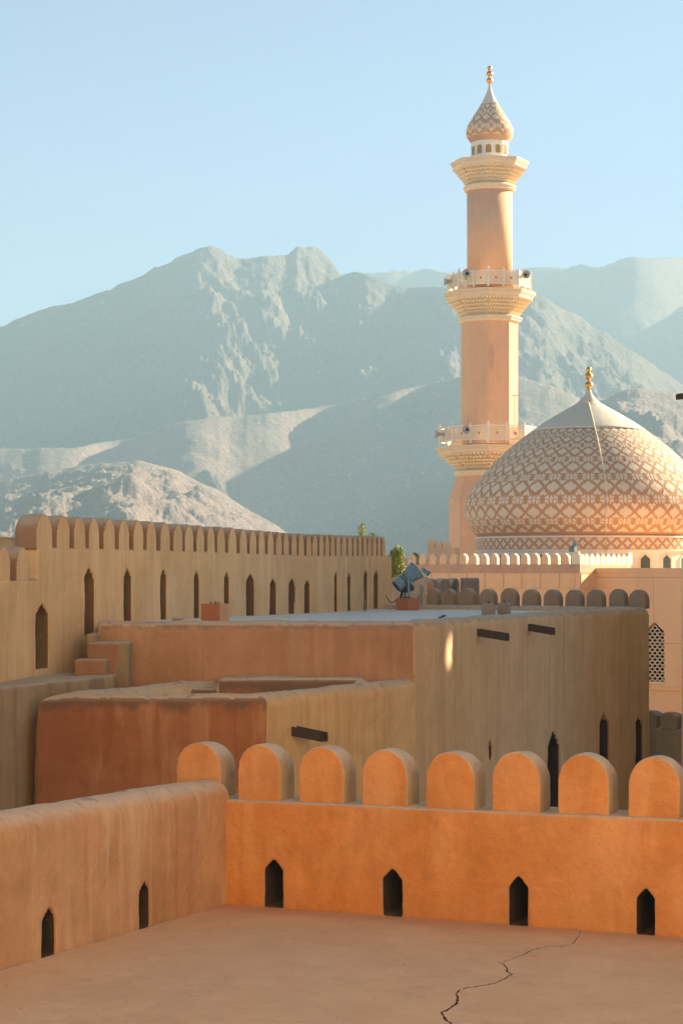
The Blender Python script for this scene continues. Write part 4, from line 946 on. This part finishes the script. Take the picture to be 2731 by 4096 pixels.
def capital(zt, R_, zb, rb0, rnd=False):
    """carved balcony bracket: top moulding, tiers of leaf niches, neck moulding; zt/zb heights, R_/rb0 radii"""
    cp_ = bpy.data.objects.new('balcony_bracket', None); C.objects.link(cp_); cp_.parent = mn; cp_.location = Vector((NC.x, NC.y, zb)) - Vector(mn.location)
    H = zt - zb; m0 = zt - H * .26; n0 = zb + H * .20
    rm = R_ * .93
    prof = [(R_ * .96, zt), (R_, zt - .02), (R_, zt - .09), (R_ * .975, zt - .10), (R_ * .975, zt - .15), (R_ * .985, zt - .16), (R_ * .985, zt - .20), (R_ * .955, zt - .21), (R_ * .955, zt - .30), (R_ * .935, zt - .32), (R_ * .93, m0)]
    oct_('top_moulding', prof[::-1], M['cream'], cp_)
    nprof = [(rb0 * .99, zb - .02), (rb0 * 1.02, zb), (rb0 * 1.02, zb + .04), (rb0 * 1.06, zb + .05), (rb0 * 1.06, zb + .12), (rb0 * 1.045, zb + .13), (rb0 * 1.045, zb + .19), (rb0 * 1.10, zb + .20), (rb0 * 1.10, zb + .27), (rb0 * 1.0, n0)]
    oct_('neck_moulding', nprof, M['cream'], cp_, 64 if rnd else 8)
    tiers = 5; radii = [rb0 * 1.0 + (rm - rb0 * 1.0) * ((i + 1) / tiers) ** 1.15 for i in range(tiers)]
    core = []
    for i in range(tiers):
        z0 = n0 + (m0 - n0) * i / tiers; z1 = n0 + (m0 - n0) * (i + 1) / tiers; r_in = rb0 * .94 if i == 0 else radii[i - 1] * .95
        core += [(r_in, z0), (r_in, z1 - .09), (radii[i] * .965, z1 - .06), (radii[i] * .965, z1)]
    oct_('bracket_core', core, M['cream'], cp_)
    bm = bmesh.new()
    for i in range(tiers):
        z0 = n0 + (m0 - n0) * i / tiers; z1 = n0 + (m0 - n0) * (i + 1) / tiers; ra = rb0 * .985 if i == 0 else radii[i - 1]; rb1 = radii[i]
        per_side = 9
        for sd_ in range(8):
            va = octp(1, OC + sd_ * math.pi / 4 + 1e-5); 
            A0 = Vector((math.sin(OC + sd_ * math.pi / 4), -math.cos(OC + sd_ * math.pi / 4))); A1 = Vector((math.sin(OC + (sd_ + 1) * math.pi / 4), -math.cos(OC + (sd_ + 1) * math.pi / 4)))
            for k2 in range(per_side):
                f0 = (k2 + .08 + (.5 if i % 2 else 0)) / per_side; f1 = (k2 + .92 + (.5 if i % 2 else 0)) / per_side
                if f1 > 1: continue
                fm = (f0 + f1) / 2
                def q(f, r_, z): 
                    d = A0.lerp(A1, f) * r_; return bm.verts.new((NC.x + d.x, NC.y + d.y, z))
                zt2 = z1 - .01
                # leaf: wide outward-leaning top, pointed foot
                t0, t1, tm = q(f0, rb1, zt2), q(f1, rb1, zt2), q(fm, rb1 * 1.05, zt2 + .01)
                s0_, s1_, smm = q(f0 + .01, ra + (rb1 - ra) * .35, (z0 + z1) / 2), q(f1 - .01, ra + (rb1 - ra) * .35, (z0 + z1) / 2), q(fm, ra + (rb1 - ra) * .72 + .03, (z0 + z1) / 2 + .02)
                pt_ = q(fm, ra * 1.0, z0)
                for tri in ((t0, tm, smm, s0_), (tm, t1, s1_, smm), (s0_, smm, pt_), (smm, s1_, pt_), (t1, tm, t0)): bm.faces.new(tri)
    o = obj('carved_leaves', bm, M['cream'], cp_); o['kind'] = 'stuff'
    # fine carved zigzag under the top lip
    bm = bmesh.new()
    for sd_ in range(8):
        A0 = Vector((math.sin(OC + sd_ * math.pi / 4), -math.cos(OC + sd_ * math.pi / 4))) * R_ * .957; A1 = Vector((math.sin(OC + (sd_ + 1) * math.pi / 4), -math.cos(OC + (sd_ + 1) * math.pi / 4))) * R_ * .957
        n2 = 22
        for k2 in range(n2):
            p0 = A0.lerp(A1, (k2 + .5) / n2); dirn = (A1 - A0).normalized(); an2 = math.atan2(dirn.y, dirn.x)
            for zz_ in (zt - .255, zt - .125):
                box(bm, (0, 0, 0), (.055, .03, .055), M=Matrix.Translation((NC.x + p0.x * (1 if zz_ < zt - .2 else 1.02), NC.y + p0.y * (1 if zz_ < zt - .2 else 1.02), zz_)) @ Matrix.Rotation(an2, 4, 'Z') @ Matrix.Rotation(R(45), 4, 'Y'))
    o = obj('zigzag_moulding', bm, M['cream'], cp_); o['kind'] = 'stuff'
capital(mz1(960), mr1(336), mz1(1215), mr1(205), True)
capital(mz2(338), mr2_(361), mz2(572), mr2_(232))
capital(mz2(1546), mr2_(427), mz2(1775), mr2_(262))
def balustrade(z0, R_, h):
    bl = bpy.data.objects.new('balustrade', None); C.objects.link(bl); bl.parent = mn; bl.location = Vector((NC.x, NC.y, z0)) - Vector(mn.location)
    post = bmesh.new(); pw = .11
    box(post, (0, 0, h * .5), (pw, pw, h)); box(post, (0, 0, h + .012), (pw * 1.25, pw * 1.25, .024)); lathe(post, [(.03, h + .02), (.06, h + .07), (.055, h + .10), (.02, h + .14), (.03, h + .17), (.005, h + .21)], 10, (0, 0, 0))
    pme = to_mesh(post); pme.materials.append(M['white'])
    sl = 2 * R_ * math.sin(math.pi / 8) / 2 - pw
    pb_ = bmesh.new(); hh = h * .74; 
    for zz_, th_ in ((h * .93, .07), (h * .16, .05)): box(pb_, (0, 0, zz_), (sl, .05, th_))
    lattice = bmesh.new(); z0_, z1_ = h * .20, h * .84; st = .125; wv = sl * .47
    for sg in (-1, 1):
        x = -wv - (z1_ - z0_)
        while x < wv + (z1_ - z0_):
            pa = [x, z0_]; pbb = [x + sg * (z1_ - z0_), z1_]
            def clip(p_, q_):
                (xa, za), (xb, zb2) = p_, q_; t0, t1 = 0, 1; dx = xb - xa
                for s_, e in ((-1, -wv), (1, wv)):
                    va, vb = s_ * xa, s_ * xb
                    lim_ = wv
                    if va > lim_ and vb > lim_: return None
                    if va > lim_: t0 = max(t0, (va - lim_) / (va - vb))
                    elif vb > lim_: t1 = min(t1, (lim_ - va) / (vb - va))
                if t0 >= t1: return None
                return (xa + dx * t0, za + (zb2 - za) * t0), (xa + dx * t1, za + (zb2 - za) * t1)
            cl = clip(pa, pbb)
            if cl:
                (xa, za), (xb, zb2) = cl; ln_ = math.hypot(xb - xa, zb2 - za)
                if ln_ > .03: box(lattice, (0, 0, 0), (ln_, .02 + .004 * sg, .042), M=Matrix.Translation(((xa + xb) / 2, 0, (za + zb2) / 2)) @ Matrix.Rotation(-math.atan2(zb2 - za, xb - xa), 4, 'Y'))
            x += st
    for s_ in (-1, 1): box(lattice, (s_ * wv, 0, (z0_ + z1_) / 2), (.05, .04, z1_ - z0_))
    for zz_ in (z0_, z1_): box(lattice, (0, 0, zz_), (2 * wv, .042, .04))
    for s_ in (-1, 1): box(lattice, (s_ * .1, -.005, (z0_ + z1_) / 2), (.05, .045, .26)); box(lattice, (0, -.005, (z0_ + z1_) / 2 + s_ * .105), (.24, .046, .05))
    rme = to_mesh(pb_); rme.materials.append(M['white']); lme = to_mesh(lattice); lme.materials.append(M['cream'])
    sq = bmesh.new(); box(sq, (0, 0, (z0_ + z1_) / 2), (.15, .03, .15)); sme = to_mesh(sq); sme.materials.append(M['brown'])
    for k_ in range(8):
        A0 = Vector((math.sin(OC + k_ * math.pi / 4), -math.cos(OC + k_ * math.pi / 4))) * R_; A1 = Vector((math.sin(OC + (k_ + 1) * math.pi / 4), -math.cos(OC + (k_ + 1) * math.pi / 4))) * R_
        d = (A1 - A0).normalized(); rz = math.atan2(d.y, d.x)
        for f in (0, .5):
            p_ = A0.lerp(A1, f); o = bpy.data.objects.new('post', pme); C.objects.link(o); o.parent = bl; o.location = (p_.x, p_.y, 0); o.rotation_euler = (0, 0, rz)
            if f == .5: o.scale = (.8, .8, .97)
        for f in (.25, .75):
            p_ = A0.lerp(A1, f)
            for nm, me_ in (('rail', rme), ('lattice_panel', lme), ('square_inlay', sme)):
                o = bpy.data.objects.new(nm, me_); C.objects.link(o); o.parent = bl; o.location = (p_.x, p_.y, 0); o.rotation_euler = (0, 0, rz)
balustrade(mz2(325), mr2_(325), 1.02); balustrade(mz2(1530), mr2_(388), 1.12)
# lantern drum and onion cap
oct_('cap_drum', [(mr1(152), mz1(965)), (mr1(152), mz1(836)), (mr1(161), mz1(832)), (mr1(161), mz1(800)), (mr1(157), mz1(795)), (mr1(160), mz1(780)), (mr1(150), mz1(765))], M['white'], mn, 64, False)
for k_ in range(12):
    an_ = R(-9.5 + 30 * k_ + 2); rr = mr1(152); hw = .175; zt_, zs, zb_ = mz1(828), mz1(850), mz1(905)
    def fr(x, z, off): return Vector((NC.x + (rr + off) * math.sin(an_) + x * math.cos(an_), NC.y - (rr + off) * math.cos(an_) + x * math.sin(an_), z))
    arch = [(-hw, zb_), (hw, zb_), (hw, zs - .02), (hw * .8, zs + .07), (hw * .4, zt_ - .05), (0, zt_), (-hw * .4, zt_ - .05), (-hw * .8, zs + .07), (-hw, zs - .02)]
    bm = bmesh.new(); n_ = len(arch); o1 = [bm.verts.new(fr(x * 1.25, z + .0 if z < zs else z + .04, .03)) for x, z in arch]; i1 = [bm.verts.new(fr(x, z, .03)) for x, z in arch]; i2 = [bm.verts.new(fr(x, z, -.02)) for x, z in arch]; o2 = [bm.verts.new(fr(x * 1.25, z if z < zs else z + .04, -.05)) for x, z in arch]
    for i in range(n_):
        j = (i + 1) % n_; bm.faces.new((o1[i], o1[j], i1[j], i1[i])); bm.faces.new((o1[i], o2[i], o2[j], o1[j])); bm.faces.new((i1[i], i1[j], i2[j], i2[i]))
    wf = obj('niche', bm, M['white'], mn)
    bm = bmesh.new(); bm.faces.new([bm.verts.new(fr(x, z, .01)) for x, z in arch]); obj('niche_back', bm, M['niche'], wf)
op = [(290, 3), (310, 9), (330, 14), (350, 20), (375, 29), (400, 40), (425, 52), (450, 66), (475, 80), (500, 95), (525, 110), (550, 126), (575, 142), (600, 157), (625, 173), (650, 187), (675, 196), (700, 200), (720, 199), (740, 195), (757, 187), (770, 178), (785, 166), (796, 158)]
orf = lambda y: mr1(float(np.interp(y, [a for a, b in op], [b for a, b in op])))
bm = bmesh.new(); lathe(bm, [(orf(y), mz1(y)) for y in [796, 785, 770, 757, 740, 720, 700, 675, 650, 625, 600, 575, 550, 525, 500, 475, 462]], 72, c3, cap=False); osh = obj('onion_shell', bm, M['brown'], mn, True)
bm = bmesh.new(); lathe(bm, [(orf(y) + .012, mz1(y)) for y in [470, 450, 425, 400, 375, 350, 330, 310, 290]], 48, c3); obj('onion_tip', bm, M['cap'], mn, True)
NO = 12; po = 2 * math.pi / NO
ring('onion_inlay', [Qhalf], 757, 74, NO, R(-15), orf, mz1, osh, M['dome'], po, NC, joined=True, lim=9)
ring('onion_inlay', [Qpoly], 604, 118, NO, R(-15), orf, mz1, osh, M['dome'], po, NC, joined=True, lim=9)
ring('onion_inlay', [Qpoly], 494, 90, NO, R(-15), orf, mz1, osh, M['dome'], po, NC, joined=True, lim=9)
ring('onion_inlay', flower, 685, 128, NO, R(0), orf, mz1, osh, M['dome'], po, NC, joined=True, lim=9)
ring('onion_inlay', flower, 549, 100, NO, R(0), orf, mz1, osh, M['dome'], po, NC, joined=True, lim=9)
finial(mn, NC, mz1(292), [(.205, mz1(262)), (.205, mz1(205)), (.148, mz1(156))])
fa = OC + math.pi / 8; rp = mr2_(221) * math.cos(math.pi / 8) + .006; pc = P(1972, 1440, 122.8); bm = bmesh.new(); pts = []
tx, ty = math.cos(fa), math.sin(fa); off = -.50
for i in range(20):
    a = 2 * math.pi * i / 20; x = off + .21 * math.cos(a) * (1 + .15 * math.sin(a)); z = mz2(862) + .80 * math.sin(a); pts.append((NC.x + rp * math.sin(fa) + x * tx, NC.y - rp * math.cos(fa) + x * ty, z))
prism(bm, pts, Vector((0, 0, 0)), Vector((-math.sin(fa), math.cos(fa), 0)) * .01); obj('plaster_patch', bm, M['patch'], mn)
# small pipe bracket on the middle shaft
q0 = P(2061, 1584, 124.3); bm = bmesh.new(); tube(bm, [(q0.x - .35, q0.y - .3, q0.z), (q0.x + .2, q0.y - .1, q0.z + .03)], .03, 6); tube(bm, [(q0.x - .12, q0.y - .5, q0.z), (q0.x - .12, q0.y - .5, q0.z - 1.9)], .018, 6); obj('pipe_bracket', bm, M['brown'], mn)
def horn(px, py, Y, yaw, label):
    c = P(px, py, Y); t = thing('loudspeaker', c, label, 'loudspeaker', 'horn loudspeakers on the minaret balconies')
    d = Vector((math.sin(yaw), -math.cos(yaw), .0)); T = Matrix.Translation(c) @ d.to_track_quat('Z', 'Y').to_matrix().to_4x4()
    bm = bmesh.new(); lathe(bm, [(.07, -.30), (.075, -.12), (.10, 0), (.16, .12), (.255, .21), (.275, .215), (.27, .225), (.245, .215), (.15, .13), (.09, .02)], 24, (0, 0, 0), cap=False); bm.transform(T); obj('horn', bm, M['horn'], t, True)
    bm = bmesh.new(); lathe(bm, [(.001, -.05), (.085, -.05), (.06, .06), (.001, .09)], 16, (0, 0, 0), cap=False); bm.transform(T); obj('driver', bm, M['dark'], t, True)
    bm = bmesh.new(); lathe(bm, [(.095, -.34), (.10, -.32), (.10, -.14), (.08, -.12)], 16, (0, 0, 0)); bm.transform(T); obj('driver_case', bm, M['horn'], t, True)
horn(1868, 1094, 122.4, R(-14), 'horn loudspeaker facing us on the upper balcony, left of the shaft')
horn(2100, 1099, 123.2, R(6), 'dark-mouthed horn loudspeaker at the right end of the upper balcony')
horn(1792, 1127, 124.6, R(-80), 'horn loudspeaker pointing left at the left end of the upper balcony')
horn(1868, 1718, 121.6, R(-20), 'horn loudspeaker facing us on the lower balcony rail')
horn(1757, 1737, 124.4, R(-75), 'horn loudspeaker pointing left at the left end of the lower balcony')

# =================================================================== TREES, OCHRE HOUSE
def tree(px, ytop, Y, label, shoots, seed, rad=1.6):
    r_ = random.Random(seed); top = P(px, ytop, Y); t = thing('leafy_tree', (top.x, Y, -12), label, 'tree', 'tree tops behind the battlements')
    bm = bmesh.new(); tube(bm, [(top.x, Y, -12), (top.x + .1, Y, -8), (top.x, Y, -4), (top.x - .05, Y, top.z - 2.2)], [.3, .24, .18, .08], 8)
    for k_ in range(7):
        a = k_ * .9 + r_.random(); zz = -4.5 + .5 * k_; tube(bm, [(top.x, Y, zz), (top.x + math.cos(a) * rad * .6, Y + math.sin(a) * rad * .6, zz + 1.2)], [.08, .03], 5)
    for spx, sy in shoots:
        s = P(spx, sy, Y); tube(bm, [(top.x, Y, s.z - 3), (s.x, Y, s.z - 1.2), (s.x, Y, s.z)], [.05, .03, .01], 5)
    obj('trunk', bm, M['bark'], t)
    bm = bmesh.new()
    def leaf(c, s):
        d = Vector((r_.gauss(0, 1), r_.gauss(0, 1), r_.gauss(0, 1) + .4)).normalized(); e = d.cross(Vector((r_.random(), r_.random(), r_.random()))).normalized(); f = d.cross(e)
        bm.faces.new([bm.verts.new(c + e * s), bm.verts.new(c + f * s * .45), bm.verts.new(c - e * s), bm.verts.new(c - f * s * .45)])
    zc_ = -1.9 if rad > 1.35 else -2.5
    for _ in range(2600):
        a = r_.random() * 2 * math.pi; rr = rad * r_.random() ** .4; b_ = math.acos(2 * r_.random() - 1)
        c = Vector((top.x + rr * math.sin(b_) * math.cos(a), Y + rr * math.sin(b_) * math.sin(a), zc_ + 1.5 * rr / rad * math.cos(b_)))
        if math.sin(c.x * 4) + math.sin(c.y * 5) + math.sin(c.z * 4.5) < -1: continue
        leaf(c, .09)
    for spx, sy in shoots:
        s = P(spx, sy, Y)
        for _ in range(420):
            h = r_.random() ** .8; wdt = .17 * (1.1 - .3 * (1 - h)) * (1 if h > .06 else .5); leaf(Vector((s.x + r_.gauss(0, wdt * .55), Y + r_.gauss(0, wdt * .6), s.z - h * 1.1)), .055)
    obj('crown', bm, M['leaf'], t)
tree(1440, 2092, 82, 'yellow-green tree whose single upright shoot pokes above the battlement wall', [(1447, 2094), (1488, 2131)], 3, 1.5)
tree(1583, 2182, 80, 'yellow-green tree top showing just right of the battlement wall end', [(1592, 2183), (1580, 2190), (1568, 2200), (1602, 2188), (1575, 2204)], 5, .75)
tree(1660, 2212, 100, 'small tree tip behind the mosque merlons left of the minaret', [(1657, 2210), (1664, 2213)], 9, 1.2)
hs = thing('ochre_house', P(10, 2200, 60), 'small ochre house corner behind the battlement wall at the far left', 'house')
bm = bmesh.new(); q0 = P(-60, 2148, 60); q1 = P(50, 2148, 60); plan_prism(bm, [(q0.x, 60), (q1.x, 60), (q1.x, 64), (q0.x, 64)], -12, q0.z - .05); obj('wall', bm, M['hill_wall'], hs)
bm = bmesh.new(); plan_prism(bm, [(q0.x - .05, 59.93), (q1.x + .05, 59.93), (q1.x + .05, 64.1), (q0.x - .05, 64.1)], q0.z - .048, q0.z); obj('roof_slab', bm, M['hill_wall'], hs)

# =================================================================== HAZE
bm = bmesh.new(); box(bm, (0, 1550, 182), (4000, 3300, 392))
hz = NT('haze'); hz.t.nodes.remove(hz.b); vp = hz.t.nodes.new('ShaderNodeVolumePrincipled'); vp.inputs['Color'].default_value = (.265, .395, .46, 1); vp.inputs['Density'].default_value = .00066; vp.inputs['Anisotropy'].default_value = .1
hz.t.links.new(vp.outputs[0], hz.t.nodes['Material Output'].inputs['Volume'])
tag(obj('haze', bm, hz.m), kind='stuff')
